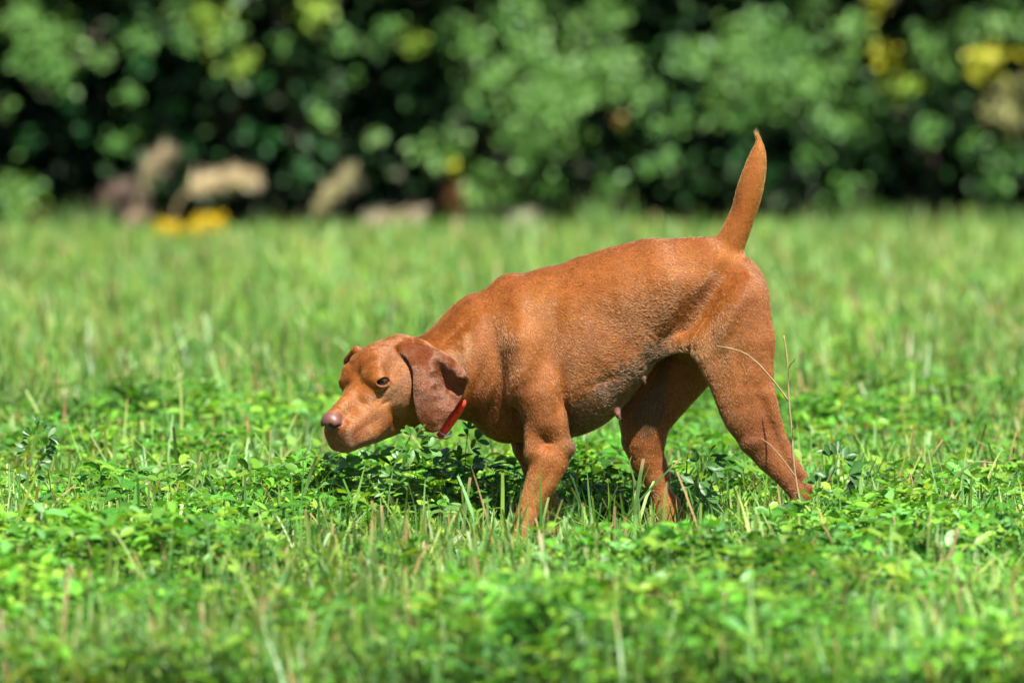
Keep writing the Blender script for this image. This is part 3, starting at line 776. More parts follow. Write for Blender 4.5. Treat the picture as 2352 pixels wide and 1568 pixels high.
# --- ears: skin flaps of real thickness
def ear(poly, ctrl, thick, k):
    P = np.array(poly, float)
    for _ in range(2):
        Q = np.roll(P, -1, 0); P = np.stack([.75 * P + .25 * Q, .25 * P + .75 * Q], 1).reshape(-1, 2)
    Yc = np.mean([c[2] for c in ctrl])
    W3 = at(P[:, 0], P[:, 1], Yc); P2 = W3[:, [0, 2]]
    C = at([c[0] for c in ctrl], [c[1] for c in ctrl], Yc)[:, [0, 2]]; D = np.array([c[2] for c in ctrl])
    lo, hi = P2.min(0) - .02, P2.max(0) + .02
    sl_, X, Y, Z = sub((lo[0], min(D) - .03, lo[1]), (hi[0], max(D) + .03, hi[1]))
    xx, zz = np.broadcast_arrays(X[:, 0, :], Z[0, :, :].reshape(1, -1)) if False else np.meshgrid(X.ravel(), Z.ravel(), indexing='ij')
    A = P2; B = np.roll(P2, -1, 0); d2 = np.full(xx.shape, 1e9); ins = np.zeros(xx.shape, bool)
    for a, b in zip(A, B):
        e = b - a; wx, wz = xx - a[0], zz - a[1]
        t = np.clip((wx * e[0] + wz * e[1]) / (e @ e + 1e-12), 0, 1)
        d2 = np.minimum(d2, np.hypot(wx - t * e[0], wz - t * e[1]))
        c1 = (a[1] > zz) != (b[1] > zz)
        ins ^= c1 & (xx < (b[0] - a[0]) * (zz - a[1]) / (b[1] - a[1] + 1e-12) + a[0])
    d2 = np.where(ins, -d2, d2)
    n = len(C); K = np.linalg.norm(C[:, None] - C[None], axis=2)
    M = np.zeros((n + 3, n + 3)); M[:n, :n] = K; M[:n, n] = 1; M[:n, n + 1:] = C; M[n, :n] = 1; M[n + 1:, :n] = C.T
    M[:n, :n] += np.eye(n) * 1e-3 * 0
    wv = np.linalg.solve(M, np.concatenate([D, [0, 0, 0]]))
    f = wv[n] + wv[n + 1] * xx + wv[n + 2] * zz
    for i in range(n): f = f + wv[i] * np.hypot(xx - C[i, 0], zz - C[i, 1])
    for _ in range(5):
        g = np.pad(f, 1, mode='edge'); f = .25 * (g[:-2, 1:-1] + g[2:, 1:-1] + g[1:-1, :-2] + g[1:-1, 2:])
        g = np.pad(f, 1, mode='edge'); f = .5 * f + .125 * (g[:-2, 1:-1] + g[2:, 1:-1] + g[1:-1, :-2] + g[1:-1, 2:])
    dd = np.hypot(np.maximum(d2[:, None, :] + thick, 0), Y - f[:, None, :]) - thick
    FIELD[sl_] = smin(FIELD[sl_], dd.astype(np.float32), k)

EAR_POLY = [(913, 795), (937, 786), (961, 787), (997, 799), (1032, 817), (1062, 841), (1078, 869), (1071, 884), (1063, 911), (1045, 938), (1026, 962), (1019, 976), (1005, 990), (984, 991), (963, 967), (953, 934), (949, 894), (950, 861), (942, 832), (920, 806)]
EAR_CTRL = [(913, 797, -.090), (937, 787, -.074), (940, 805, -.102), (961, 788, -.068), (975, 805, -.094), (1000, 800, -.080), (1032, 818, -.090), (1062, 842, -.104), (1079, 869, -.114),
            (1067, 886, -.100), (1020, 830, -.108), (1040, 845, -.122), (1058, 866, -.128), (1045, 882, -.096), (1056, 886, -.096), (1040, 905, -.106), (1062, 905, -.098), (1047, 930, -.104), (1030, 938, -.120),
            (950, 862, -.126), (952, 900, -.136), (955, 940, -.142), (965, 968, -.144), (984, 990, -.142), (1005, 990, -.136), (1020, 972, -.120), (970, 850, -.134), (972, 895, -.150), (980, 945, -.154),
            (965, 825, -.118), (990, 820, -.118), (994, 850, -.138), (998, 880, -.146), (1003, 905, -.147), (1010, 930, -.145), (1006, 838, -.096), (1009, 852, -.091), (1012, 866, -.088), (1016, 880, -.088), (1020, 893, -.089), (1027, 914, -.100), (1000, 965, -.150), (1025, 950, -.126), (1028, 870, -.094)]
ear(EAR_POLY, EAR_CTRL, .0042, .005)
chain([(930, 805, -.085, 16, 1), (960, 800, -.075, 16, 1)], .02)
# far ear, showing past the skull
FE = [hp(-50, -46, 56), hp(-46, -74, 34), hp(-56, -84, 5), hp(-66, -82, -40), hp(-66, -74, -80)]
for (a, b, ra, rb) in ((FE[0], FE[1], 12, 12), (FE[1], FE[2], 11, 12), (FE[2], FE[3], 12, 14), (FE[3], FE[4], 14, 12)):
    sl_, X, Y, Z = sub(np.minimum(a, b) - .05, np.maximum(a, b) + .05)
    FIELD[sl_] = smin(FIELD[sl_], cone_d(X, Y, Z, a, b, ra * PX, rb * PX), .006)

def surface_nets(F, gx, gy, gz):
    ins = F < 0
    s = [slice(0, -1), slice(1, None)]
    cnt = np.zeros(tuple(n - 1 for n in F.shape), np.int8)
    for i in (0, 1):
        for j in (0, 1):
            for k in (0, 1): cnt += ins[s[i], s[j], s[k]]
    act = (cnt > 0) & (cnt < 8)
    I = np.argwhere(act); idx = np.full(act.shape, -1, np.int32); idx[act] = np.arange(len(I), dtype=np.int32)
    cs = [(i, j, k) for i in (0, 1) for j in (0, 1) for k in (0, 1)]
    vals = {c: F[I[:, 0] + c[0], I[:, 1] + c[1], I[:, 2] + c[2]].astype(np.float64) for c in cs}
    pos = {c: np.stack([gx[I[:, 0] + c[0]], gy[I[:, 1] + c[1]], gz[I[:, 2] + c[2]]], 1).astype(np.float64) for c in cs}
    acc = np.zeros((len(I), 3)); num = np.zeros(len(I))
    for a in cs:
        for ax in range(3):
            if a[ax] == 0:
                b = list(a); b[ax] = 1; b = tuple(b)
                va, vb = vals[a], vals[b]; m = (va < 0) != (vb < 0)
                t = va / np.where(m, va - vb, 1)
                acc += np.where(m[:, None], pos[a] + t[:, None] * (pos[b] - pos[a]), 0); num += m
    V = acc / num[:, None]
    Q = []
    for ax in range(3):
        lo = [slice(1, -1)] * 3; lo[ax] = slice(0, -1); hi = list(lo); hi[ax] = slice(1, None)
        A = ins[tuple(lo)]; B = ins[tuple(hi)]; ch = np.argwhere(A != B); o = [1, 1, 1]; o[ax] = 0; ch = ch + o
        flip = ins[ch[:, 0], ch[:, 1], ch[:, 2]]
        p, q = [(1, 2), (2, 0), (0, 1)][ax]
        def cell(dp, dq):
            c = ch.copy(); c[:, p] -= dp; c[:, q] -= dq
            return idx[c[:, 0], c[:, 1], c[:, 2]]
        quad = np.stack([cell(1, 1), cell(0, 1), cell(0, 0), cell(1, 0)], 1)
        quad[~flip] = quad[~flip][:, ::-1]
        Q.append(quad)
    return V, np.concatenate(Q)

DV, DF = surface_nets(FIELD, GX, GY, GZ)
def field_grad(V):
    """trilinear gradient of the field at the points V"""
    ix = np.clip(np.searchsorted(GX, V[:, 0]) - 1, 1, len(GX) - 3); iy = np.clip(np.searchsorted(GY, V[:, 1]) - 1, 1, len(GY) - 3); iz = np.clip(np.searchsorted(GZ, V[:, 2]) - 1, 1, len(GZ) - 3)
    g = np.stack([(FIELD[ix + 2, iy, iz] - FIELD[ix - 1, iy, iz]) / (GX[ix + 2] - GX[ix - 1]),
                  (FIELD[ix, iy + 2, iz] - FIELD[ix, iy - 1, iz]) / (GY[iy + 2] - GY[iy - 1]),
                  (FIELD[ix, iy, iz + 2] - FIELD[ix, iy, iz - 1]) / (GZ[iz + 2] - GZ[iz - 1])], 1)
    return g / (np.linalg.norm(g, axis=1, keepdims=True) + 1e-9)
DN = field_grad(DV)
# drop loose crumbs: keep the largest connected piece
def largest(V, F):
    lab = np.arange(len(V))
    for _ in range(4000):
        m = lab[F].min(1); new = lab.copy()
        np.minimum.at(new, F.ravel(), np.repeat(m, 4)); new = new[new]
        if (new == lab).all(): break
        lab = new
    u, c = np.unique(lab, return_counts=True); keep = lab == u[c.argmax()]
    remap = np.cumsum(keep) - 1
    return keep, remap[F[keep[F].all(1)]]
keep, DF = largest(DV, DF)
DV, DN = DV[keep], DN[keep]
# eyeballs: cornea, iris and pupil are zones of one ball
def eyeball(s):
    c = hp(EYE_C[0], s * EYE_C[1], EYE_C[2])
    n = EYE_N[0] * H_U + s * EYE_N[1] * H_V + EYE_N[2] * H_W
    n = n / np.linalg.norm(n)
    a = np.cross(n, [0, 0, 1.0]); a /= np.linalg.norm(a); b = np.cross(n, a)
    V, F, col = [], [], []
    R_ = 14.6 * PX; NR, NS = 18, 32
    for i in range(NR):
        th = math.pi * i / (NR - 1)
        r = R_ * (1 + .05 * math.exp(-(th / .5) ** 2))
        for j in range(NS):
            ph = 2 * math.pi * j / NS
            V.append(c + r * (math.cos(th) * n + math.sin(th) * (math.cos(ph) * a + math.sin(ph) * b)))
            k = i / (NR - 1) * 180
            col.append((.004, .003, .003) if k < 20 else (.055, .022, .006) if k < 40 else (.02, .008, .005) if k < 50 else (.05, .02, .015))
    for i in range(NR - 1):
        for j in range(NS):
            F.append((i * NS + j, i * NS + (j + 1) % NS, (i + 1) * NS + (j + 1) % NS, (i + 1) * NS + j))
    return np.array(V), np.array(F), np.array(col)

HAIRS = 520000

# --- where things are on the coat
def px_of(V):
    dY = V[:, 1] + CAM_D; dZ = V[:, 2] - CAM_H
    depth = dY * CP - dZ * SP; up = dY * SP + dZ * CP
    return 1176 + FPX * V[:, 0] / depth, 784 - FPX * up / depth

def blob(px, py, cx, cy, rx, ry, ang=0.0):
    ca, sa = math.cos(ang), math.sin(ang)
    dx, dy = px - cx, py - cy
    a = dx * ca + dy * sa; b = -dx * sa + dy * ca
    return np.exp(-(a / rx) ** 2 - (b / ry) ** 2)

def head_uvw(V):
    d = (V - H_O) / PX
    return d @ H_U, d @ H_V, d @ H_W

def noise3(P, seed, octs=((1, 1.0),)):
    """cheap smooth value noise from sums of sines"""
    r = np.random.default_rng(seed); o = np.zeros(len(P))
    for f, a in octs:
        for _ in range(6):
            k = r.normal(size=3); k *= f / np.linalg.norm(k)
            o += a * np.sin(P @ k * 2 * np.pi + r.uniform(0, 6.28)) / 3
    return o

def coat_colour(V, N):
    """albedo of the coat: russet gold, redder ears and topline, pale belly skin with painted underside shade, pink nose"""
    px, py = px_of(V); u, v, w = head_uvw(V)
    base = np.array([.240, .077, .0145]); red = np.array([.118, .027, .0045]); ear_c = np.array([.098, .025, .0075])
    pale = np.array([.34, .140, .036]); nose = np.array([.150, .052, .036]); lip = np.array([.125, .040, .020])
    c = np.tile(base, (len(V), 1))
    def over(m, col):
        nonlocal c
        m = np.clip(m, 0, 1)[:, None]; c = c * (1 - m) + np.asarray(col) * m
    inhead = (px < 945) & (py > 760) & (py < 1045)
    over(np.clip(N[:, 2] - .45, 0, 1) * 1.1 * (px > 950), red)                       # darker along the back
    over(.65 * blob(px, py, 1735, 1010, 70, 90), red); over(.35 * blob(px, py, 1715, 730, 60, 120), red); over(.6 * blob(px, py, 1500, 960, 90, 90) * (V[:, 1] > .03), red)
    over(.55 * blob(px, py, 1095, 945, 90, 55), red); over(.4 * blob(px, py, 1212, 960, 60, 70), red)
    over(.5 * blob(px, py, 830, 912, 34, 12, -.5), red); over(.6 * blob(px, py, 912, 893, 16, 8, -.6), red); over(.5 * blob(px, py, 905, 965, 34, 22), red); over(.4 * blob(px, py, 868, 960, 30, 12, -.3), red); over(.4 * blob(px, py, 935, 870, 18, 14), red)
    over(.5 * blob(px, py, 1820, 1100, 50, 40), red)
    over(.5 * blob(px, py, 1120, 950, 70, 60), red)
    over(.35 * blob(px, py, 1240, 720, 40, 80), pale)
    over(.35 * blob(px, py, 1600, 790, 60, 26), pale)
    over(.75 * blob(px, py, 1575, 812, 50, 9), pale)
    over(.45 * blob(px, py, 1660, 800, 50, 60), pale)
    over(.45 * (np.abs(V[:, 1]) < .03) * (N[:, 2] < -.3) * (px > 1300) * (px < 1560), pale)     # thin belly skin
    over(.7 * blob(px, py, 1752, 400, 9, 90), pale)                                   # underside of the tail
    over(.9 * blob(px, py, 1740, 310, 12, 16), pale)
    over(.5 * blob(px, py, 1690, 440, 14, 70), red)
    over(.4 * (py > 1090) * (px < 1640), pale)
    over(.5 * inhead * np.exp(-((w - 40) / 34) ** 2) * np.clip((10 - u) / 40, 0, 1), red)
    over(.35 * inhead * blob(px, py, 880, 930, 50, 30), pale)
    over(.6 * np.exp(-((u - 130) / 26) ** 2 - ((w + 80) / 30) ** 2) * np.clip((u - 60) / 30, 0, 1), lip)
    over(.5 * np.exp(-((u - 100) / 60) ** 2 - ((w + 112) / 12) ** 2) * (u > 0), lip)
    # thin greyish-brown belly skin under sparse, mottled hair, with underside shade painted in
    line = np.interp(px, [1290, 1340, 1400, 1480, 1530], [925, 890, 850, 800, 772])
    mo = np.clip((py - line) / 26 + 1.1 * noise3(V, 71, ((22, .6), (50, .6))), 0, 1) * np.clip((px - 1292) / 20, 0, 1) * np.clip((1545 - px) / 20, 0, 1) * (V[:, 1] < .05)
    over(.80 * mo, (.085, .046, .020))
    # nose leather
    dn = ((u - 139) / 24) ** 2 + (v / 31) ** 2 + ((w + 37) / 23) ** 2
    nz = np.clip((1.25 - dn) / .25, 0, 1) * (u > 118); over(nz, nose)
    hole = np.exp(-((np.abs(v) - 12) / 6) ** 2 - ((w + 42) / 6) ** 2) * (u > 135) * (u < 154); over(.9 * hole, (.012, .005, .004))
    # eye rims
    er = np.sqrt((u - EYE_C[0] - 10) ** 2 + (np.abs(v) - EYE_C[1] - 12) ** 2 + ((w - EYE_C[2]) * 1.7) ** 2)
    rim = np.exp(-((er - 15) / 4.5) ** 2) * inhead; over(.65 * rim * (px < 915), (.085, .032, .020))
    # ears
    P = np.array(EAR_POLY, float)
    ex = np.clip((px - 905) / 30, 0, 1); em = np.zeros(len(V), bool)
    A = P; B = np.roll(P, -1, 0)
    for a, b in zip(A, B):
        c1 = (a[1] > py) != (b[1] > py)
        em ^= c1 & (px < (b[0] - a[0]) * (py - a[1]) / (b[1] - a[1] + 1e-12) + a[0])
    em &= (V[:, 1] < -.05)
    over(.85 * em * ex, ear_c)
    over(.8 * ((v < -62) & (u < -20) & inhead), ear_c)
    teat = blob(px, py, 1418, 948, 9, 13) * (V[:, 1] > -.06) * (py > 934) + blob(px, py, 1319, 1004, 6, 7) * (V[:, 1] > -.06) + .6 * blob(px, py, 1480, 873, 6, 8) * (V[:, 1] > -.05)
    over(teat * 1.2, (.28, .11, .08))
    bare = np.clip(nz + 1.2 * (teat > .35) + 1.5 * rim * (er < 17) * (px < 915) + hole, 0, 1)
    return c.astype(np.float32), bare


# lie of the hair: (photo x, photo y, direction x, direction y down)
FLOW = np.array([
 (760, 960, .9, -.3), (800, 920, .75, -.6), (850, 870, .8, -.6), (860, 990, .95, .1), (810, 1000, .9, .2), (900, 930, .95, .25), (920, 850, .9, -.1), (850, 810, .85, -.5), (900, 785, 1, -.1), (930, 870, .9, .2),
 (940, 800, .3, .9), (965, 860, .1, 1), (970, 960, .1, 1), (1040, 840, .6, .8), (1050, 900, -.2, 1), (1020, 950, -.2, 1), (1000, 740, .8, -.3), (1060, 780, .75, .5), (1050, 870, .6, .8), (1100, 900, .4, .9),
 (1080, 690, .8, -.4), (1130, 740, .55, .8), (1150, 850, .3, .95), (1170, 640, .95, 0), (1220, 680, .7, .6), (1230, 780, .35, .9), (1250, 880, .15, 1), (1180, 980, .2, 1), (1300, 640, 1, .05), (1330, 720, .95, .3),
 (1330, 820, .8, .6), (1340, 930, .7, .7), (1400, 600, 1, -.05), (1420, 700, .97, .15), (1420, 800, .9, .4), (1400, 900, .9, .2), (1500, 570, 1, 0), (1520, 660, 1, .15), (1510, 760, .95, .1), (1480, 830, .9, -.2), (1600, 600, 1, .2),
 (1600, 680, .85, .5), (1570, 780, .8, .7), (1640, 790, .5, .9), (1700, 640, .6, .8), (1720, 740, .3, .95), (1700, 850, .3, 1), (1740, 900, .2, 1), (1700, 960, .45, .9), (1770, 1020, .5, .85), (1830, 1110, .5, .85), (1815, 1210, -.2, 1),
 (1675, 590, .3, -.9), (1700, 510, .35, -1), (1722, 430, .25, -1), (1740, 350, .05, -1), (1738, 312, -.2, -1), (1290, 1000, .3, .95), (1250, 1080, -.25, 1), (1220, 1160, -.2, 1), (1200, 1240, -.9, .5), (1245, 1110, .3, 1),
 (1270, 1190, .1, 1), (1500, 930, -.4, .9), (1480, 1010, .1, 1), (1510, 1100, .4, .9), (1535, 1180, .15, 1), (1505, 1232, -.9, .4), (1780, 1250, -.9, .4)], float)

def flow_at(px, py, N):
    out = np.zeros((len(px), 3))
    fd = FLOW[:, 2:] / np.linalg.norm(FLOW[:, 2:], axis=1, keepdims=True)
    for s in range(0, len(px), 40000):
        d2 = (px[s:s + 40000, None] - FLOW[None, :, 0]) ** 2 + (py[s:s + 40000, None] - FLOW[None, :, 1]) ** 2 + 30
        w = 1 / d2 ** 2; w /= w.sum(1, keepdims=True)
        d = w @ fd; out[s:s + 40000, 0] = d[:, 0]; out[s:s + 40000, 2] = -d[:, 1]
    out -= (out * N).sum(1, keepdims=True) * N
    return out / (np.linalg.norm(out, axis=1, keepdims=True) + 1e-6)

_px, _py = px_of(DV)
_m = 1.2 * blob(_px, _py, 1400, 880, 110, 60, -.5) + blob(_px, _py, 1500, 790, 60, 40, -.7) + .6 * blob(_px, _py, 880, 960, 50, 40) + .5 * blob(_px, _py, 1180, 930, 60, 60)
_wp = DV + .02 * np.stack([noise3(DV, 51, ((12, 1.0),)), noise3(DV, 52, ((12, 1.0),)), noise3(DV, 53, ((12, 1.0),))], 1)
DV = DV + DN * ((.0007 * noise3(_wp, 31, ((17, 1.0),)) + .0005 * noise3(_wp, 32, ((45, 1.0),)) + .0003 * noise3(_wp, 34, ((90, 1.0),))) * np.clip(_m, 0, 1) * (_px > 920) + .0004 * noise3(DV, 33, ((14, 1.0),)) * (_px > 1000))[:, None]
def vertex_normals(V, F):
    n = np.cross(V[F[:, 2]] - V[F[:, 0]], V[F[:, 3]] - V[F[:, 1]])
    o = np.zeros_like(V)
    for k in range(4): np.add.at(o, F[:, k], n)
    return o / (np.linalg.norm(o, axis=1, keepdims=True) + 1e-12)
_vn = vertex_normals(DV, DF)
if (_vn * DN).sum() < 0: _vn = -_vn
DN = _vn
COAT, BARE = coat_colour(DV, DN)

def skin_material():
    n = NT("russet_coat_skin")
    at_ = n.add('ShaderNodeAttribute', attribute_name='tint')
    br = n.add('ShaderNodeAttribute', attribute_name='bare')
    tc = n.add('ShaderNodeTexCoord')
    no = n.add('ShaderNodeTexNoise', i_Scale=55.0, i_Detail=5.0); n.link(tc.outputs['Object'], no.inputs['Vector'])
    f = n.add('ShaderNodeTexNoise', i_Scale=420.0, i_Detail=3.0); n.link(tc.outputs['Object'], f.inputs['Vector'])
    m = n.mix(n.ramp(no.outputs[0], [(.3, .0), (.7, 1.0)]), (.50, .47, .44), (.72, .70, .68))  # skin darkened under the coat, painting in shadow between the hairs
    n.link(n.mix(1.0, at_.outputs['Color'], m, 'MULTIPLY'), n.p.inputs['Base Color'])
    rr = n.add('ShaderNodeMapRange', i_3=.75, i_4=.52); n.link(br.outputs['Fac'], rr.inputs[0]); n.link(rr.outputs[0], n.p.inputs['Roughness'])
    sp = n.add('ShaderNodeMapRange', i_3=.12, i_4=.5); n.link(br.outputs['Fac'], sp.inputs[0]); n.link(sp.outputs[0], n.p.inputs['Specular IOR Level'])
    b = n.add('ShaderNodeBump', i_Strength=.4, i_Distance=.0006); n.link(f.outputs[0], b.inputs['Height']); n.link(b.outputs[0], n.p.inputs['Normal'])
    return n.m

def hair_material():
    n = NT("russet_hair")
    n.n.remove(n.p)
    at_ = n.add('ShaderNodeAttribute', attribute_name='hair_tint')
    g = n.add('ShaderNodeBsdfHairPrincipled')
    g.model = 'CHIANG'; g.parametrization = 'COLOR'
    g.inputs['Roughness'].default_value = .36; g.inputs['Radial Roughness'].default_value = .55; g.inputs['Coat'].default_value = .35
    n.link(at_.outputs['Color'], g.inputs['Color'])
    d = n.add('ShaderNodeBsdfDiffuse'); n.link(at_.outputs['Color'], d.inputs['Color'])
    mx = n.add('ShaderNodeMixShader', i_0=.72); n.link(d.outputs[0], mx.inputs[1]); n.link(g.outputs[0], mx.inputs[2])
    n.link(mx.outputs[0], n.out.inputs[0])
    return n.m

def build_coat(V, F, N, parent, count, seed=5):
    r = np.random.default_rng(seed)
    A, B, C, D = (V[F[:, i]] for i in range(4))
    area = .5 * (np.linalg.norm(np.cross(B - A, C - A), axis=1) + np.linalg.norm(np.cross(C - A, D - A), axis=1))
    fc = A.mean(1) if False else (A + B + C + D) / 4
    px, _ = px_of(fc)
    wgt = area * np.where(px < 1080, 4.5, 1.0)
    wgt = wgt * (1 - np.clip(BARE[F].mean(1) * 1.5, 0, 1))
    pick = r.choice(len(F), count, p=wgt / wgt.sum())
    a, b = r.random(count)[:, None], r.random(count)[:, None]
    q = F[pick]
    bil = lambda X: (X[q[:, 0]] * (1 - a) * (1 - b) + X[q[:, 1]] * a * (1 - b) + X[q[:, 2]] * a * b + X[q[:, 3]] * (1 - a) * b)
    P = bil(V); Nn = bil(N); Nn /= np.linalg.norm(Nn, axis=1, keepdims=True)
    col = bil(COAT)
    px, py = px_of(P)
    T = flow_at(px, py, Nn)
    side = np.cross(Nn, T)
    # clumps: neighbouring hairs lean and shade alike, in short streaks along the lie of the coat
    sc = np.where(px < 1080, .6, 1.0)
    ia = np.floor((P * T).sum(1) / (.0085 * sc) + 3 * noise3(P, 12, ((40, 1.0),))).astype(np.int64); ib = np.floor((P * side).sum(1) / (.0024 * sc) + 1.5 * noise3(P, 13, ((50, 1.0),))).astype(np.int64)
    hid = (ia * 73856093 ^ ib * 19349663) % 65521; tab = r.normal(0, 1, (65521, 3))[hid]
    wob = noise3(P, 3, ((45, .5), (110, .5)))
    lift = noise3(P, 4, ((30, .5), (85, .6)))
    ear_z = (px < 1082) & (P[:, 1] < -.088) & (py > 790)
    L = np.where((px < 950) | ear_z, .0030, .0056) * r.uniform(.6, 1.25, count)
    L = np.where((px > 1640) & (py < 560), .0060 * r.uniform(.6, 1.2, count), L)
    L = np.where((py > 1060) & (px < 1700), .0045 * r.uniform(.6, 1.2, count), L)
    L = np.where(blob(px, py, 1570, 812, 55, 14) > .4, .012 * r.uniform(.5, 1.2, count), L)
    L = np.where((px > 1722) & (py < 325), .013 * r.uniform(.5, 1.3, count), L)
    lf = (.25 + .06 * lift + .07 * tab[:, 1] + r.normal(0, .05, count)).clip(.10, .55)[:, None]
    d1 = T + side * (wob * .28 + .14 * tab[:, 2] + r.normal(0, .10, count))[:, None]
    d1 /= np.linalg.norm(d1, axis=1, keepdims=True)
    L = L[:, None]
    p0 = P - Nn * .0001
    p1 = p0 + L * .5 * (d1 * (1 - lf) + Nn * lf * 1.2)
    p2 = p1 + L * .5 * (d1 * 1.0 + Nn * lf * .35)
    pts = np.stack([p0, p1, p2], 1)
    hc = bpy.data.hair_curves.new("coat_hair")
    hc.add_curves([3] * count)
    hc.attributes['position'].data.foreach_set('vector', (pts.reshape(-1, 3) - np.array(parent.location)).astype(np.float32).ravel())
    rad = hc.attributes.get('radius') or hc.attributes.new('radius', 'FLOAT', 'POINT')
    rv = np.tile([.00024, .00020, .00005], count).astype(np.float32); rad.data.foreach_set('value', rv)
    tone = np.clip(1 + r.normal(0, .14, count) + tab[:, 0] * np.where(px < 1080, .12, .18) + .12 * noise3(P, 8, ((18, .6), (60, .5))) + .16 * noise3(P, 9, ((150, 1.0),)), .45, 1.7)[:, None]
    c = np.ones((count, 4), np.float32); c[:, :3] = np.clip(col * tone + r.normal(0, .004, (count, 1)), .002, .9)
    pale = r.random(count) < np.where(px < 1080, .04, .16)
    c[pale, :3] = c[pale, :3] * .7 + np.array([.34, .19, .08]) * .3
    at_ = hc.attributes.new('hair_tint', 'FLOAT_COLOR', 'CURVE'); at_.data.foreach_set('color', c.ravel())
    hc.materials.append(hair_material())
    o = bpy.data.objects.new("coat", hc); COL.objects.link(o)
    o.parent = parent
    return o

dog = empty("dog", (0.17, 0, 0.0))
tag(dog, "russet short-haired pointing dog stalking left through the grass with its head low and tail up", "dog")
SKIN = skin_material()
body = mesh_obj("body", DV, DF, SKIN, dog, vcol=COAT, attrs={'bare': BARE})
coat = build_coat(DV, DF, DN, dog, HAIRS)
EYE_MAT = NT("dog_eye")
_a = EYE_MAT.add('ShaderNodeAttribute', attribute_name='tint'); EYE_MAT.link(_a.outputs['Color'], EYE_MAT.p.inputs['Base Color'])
EYE_MAT.p.inputs['Roughness'].default_value = .06; EYE_MAT.p.inputs['Coat Weight'].default_value = .0; EYE_MAT.p.inputs['Specular IOR Level'].default_value = .35; EYE_MAT.p.inputs['Coat Roughness'].default_value = .05
for s_ in (1, -1):
    v_, f_, c_ = eyeball(s_)
    mesh_obj("eye", v_, f_, EYE_MAT.m, dog, vcol=c_)

# ------------------------------------------------------------------ the collar
def field_at(p, F):
    ix = int(np.clip(np.searchsorted(GX, p[0]), 0, len(GX) - 1)); iy = int(np.clip(np.searchsorted(GY, p[1]), 0, len(GY) - 1)); iz = int(np.clip(np.searchsorted(GZ, p[2]), 0, len(GZ) - 1))
    return F[ix, iy, iz]
def front_y(px, py, F):
    for y in np.arange(-.25, .05, .001):
        if field_at(at(px, py, y), F) < 0: return y
    return -.05

collar = empty("dog_collar", at(972, 890, -.055)); tag(collar, "red strap collar with a steel D-ring round the dog's neck behind its ear", "collar")
RED = plain("red_strap", (.75, .020, .006), .5, bump=(300, .3))
RED_EDGE = plain("strap_edge", (.30, .09, .06), .6)
STEEL = plain("steel", (.35, .36, .38), .28, 1.0)
cn = np.array([-.85, -.52, -.045]); cn /= np.linalg.norm(cn)
cu = np.array([-.0108, 0, .2056]); cu -= cu @ cn * cn; cu /= np.linalg.norm(cu); cs = np.cross(cn, cu)
cc = at(974, 890, -.055)
ring = []
for th in np.linspace(0, 2 * math.pi, 72, endpoint=False):
    d = math.cos(th) * cu + math.sin(th) * cs
    r = .02
    while r < .16 and field_at(cc + d * r, FIELD_NE) < .0010: r += .0006
    ring.append(r)
ring = np.array(ring)
for _ in range(6): ring = .25 * np.roll(ring, 1) + .5 * ring + .25 * np.roll(ring, -1)
def band(paths, wdir, half, thick, outd):
    """closed or open strap: section rectangle with rounded edges"""
    V = []; sec = [(-1, 0), (-.92, 1), (.92, 1), (1, 0), (.92, -.3), (-.92, -.3)]
    for p, w, o in zip(paths, wdir, outd):
        for a, b in sec: V.append(p + w * half * a + o * thick * b)
    n = len(paths); F = []
    return np.array(V), n
th = np.linspace(0, 2 * math.pi, 72, endpoint=False)
outd = np.cos(th)[:, None] * cu + np.sin(th)[:, None] * cs
pth = cc + outd * (ring[:, None] + .0003 - .0075 * np.exp(-(np.minimum(th, 2 * math.pi - th) / .9) ** 2)[:, None] + .017 * np.clip(-np.cos(th), 0, 1)[:, None] ** 4)
V_, n_ = band(pth, [cn] * 72, 8.0 * PX, .0030, outd)
F_ = [(i * 6 + j, i * 6 + (j + 1) % 6, ((i + 1) % 72) * 6 + (j + 1) % 6, ((i + 1) % 72) * 6 + j) for i in range(72) for j in range(6)]
mesh_obj("strap", V_, F_, RED, collar)
# free end of the strap
tp = [(1008, 1004), (1015, 996), (1024, 984), (1034, 970), (1044, 956), (1053, 943), (1061, 931), (1067, 921)]
ys = np.array([front_y(a, b, FIELD_NE) for a, b in tp]); ys[:2] = ys[2] ; ys = np.minimum(ys, np.median(ys) + .02) - .011
for _ in range(3): ys[1:-1] = (ys[:-2] + ys[1:-1] + ys[2:]) / 3
C_ = np.array([at(a, b, y) for (a, b), y in zip(tp, ys)])
tg_ = unit(np.gradient(C_, axis=0)); od = np.tile([0, -1.0, 0], (len(C_), 1)); od = unit(od - (od * tg_).sum(1, keepdims=True) * tg_ + np.array([0, 0, .25])); wd_ = unit(np.cross(tg_, od))
hw = np.array([9, 9.3, 9.3, 9.3, 9.3, 9, 8, 4.8]) * PX
V_ = []
for p, w, o, h in zip(C_, wd_, od, hw):
    for a, b in [(-1, 0), (-.9, 1), (.9, 1), (1, 0), (.9, -.3), (-.9, -.3)]: V_.append(p + w * h * a + o * .0024 * b)
m_ = len(C_)
F_ = [(i * 6 + j, i * 6 + (j + 1) % 6, (i + 1) * 6 + (j + 1) % 6, (i + 1) * 6 + j) for i in range(m_ - 1) for j in range(6)] + [tuple(range(6))[::-1], tuple(range((m_ - 1) * 6, m_ * 6))]
mesh_obj("strap_end", np.array(V_), F_, RED, collar)
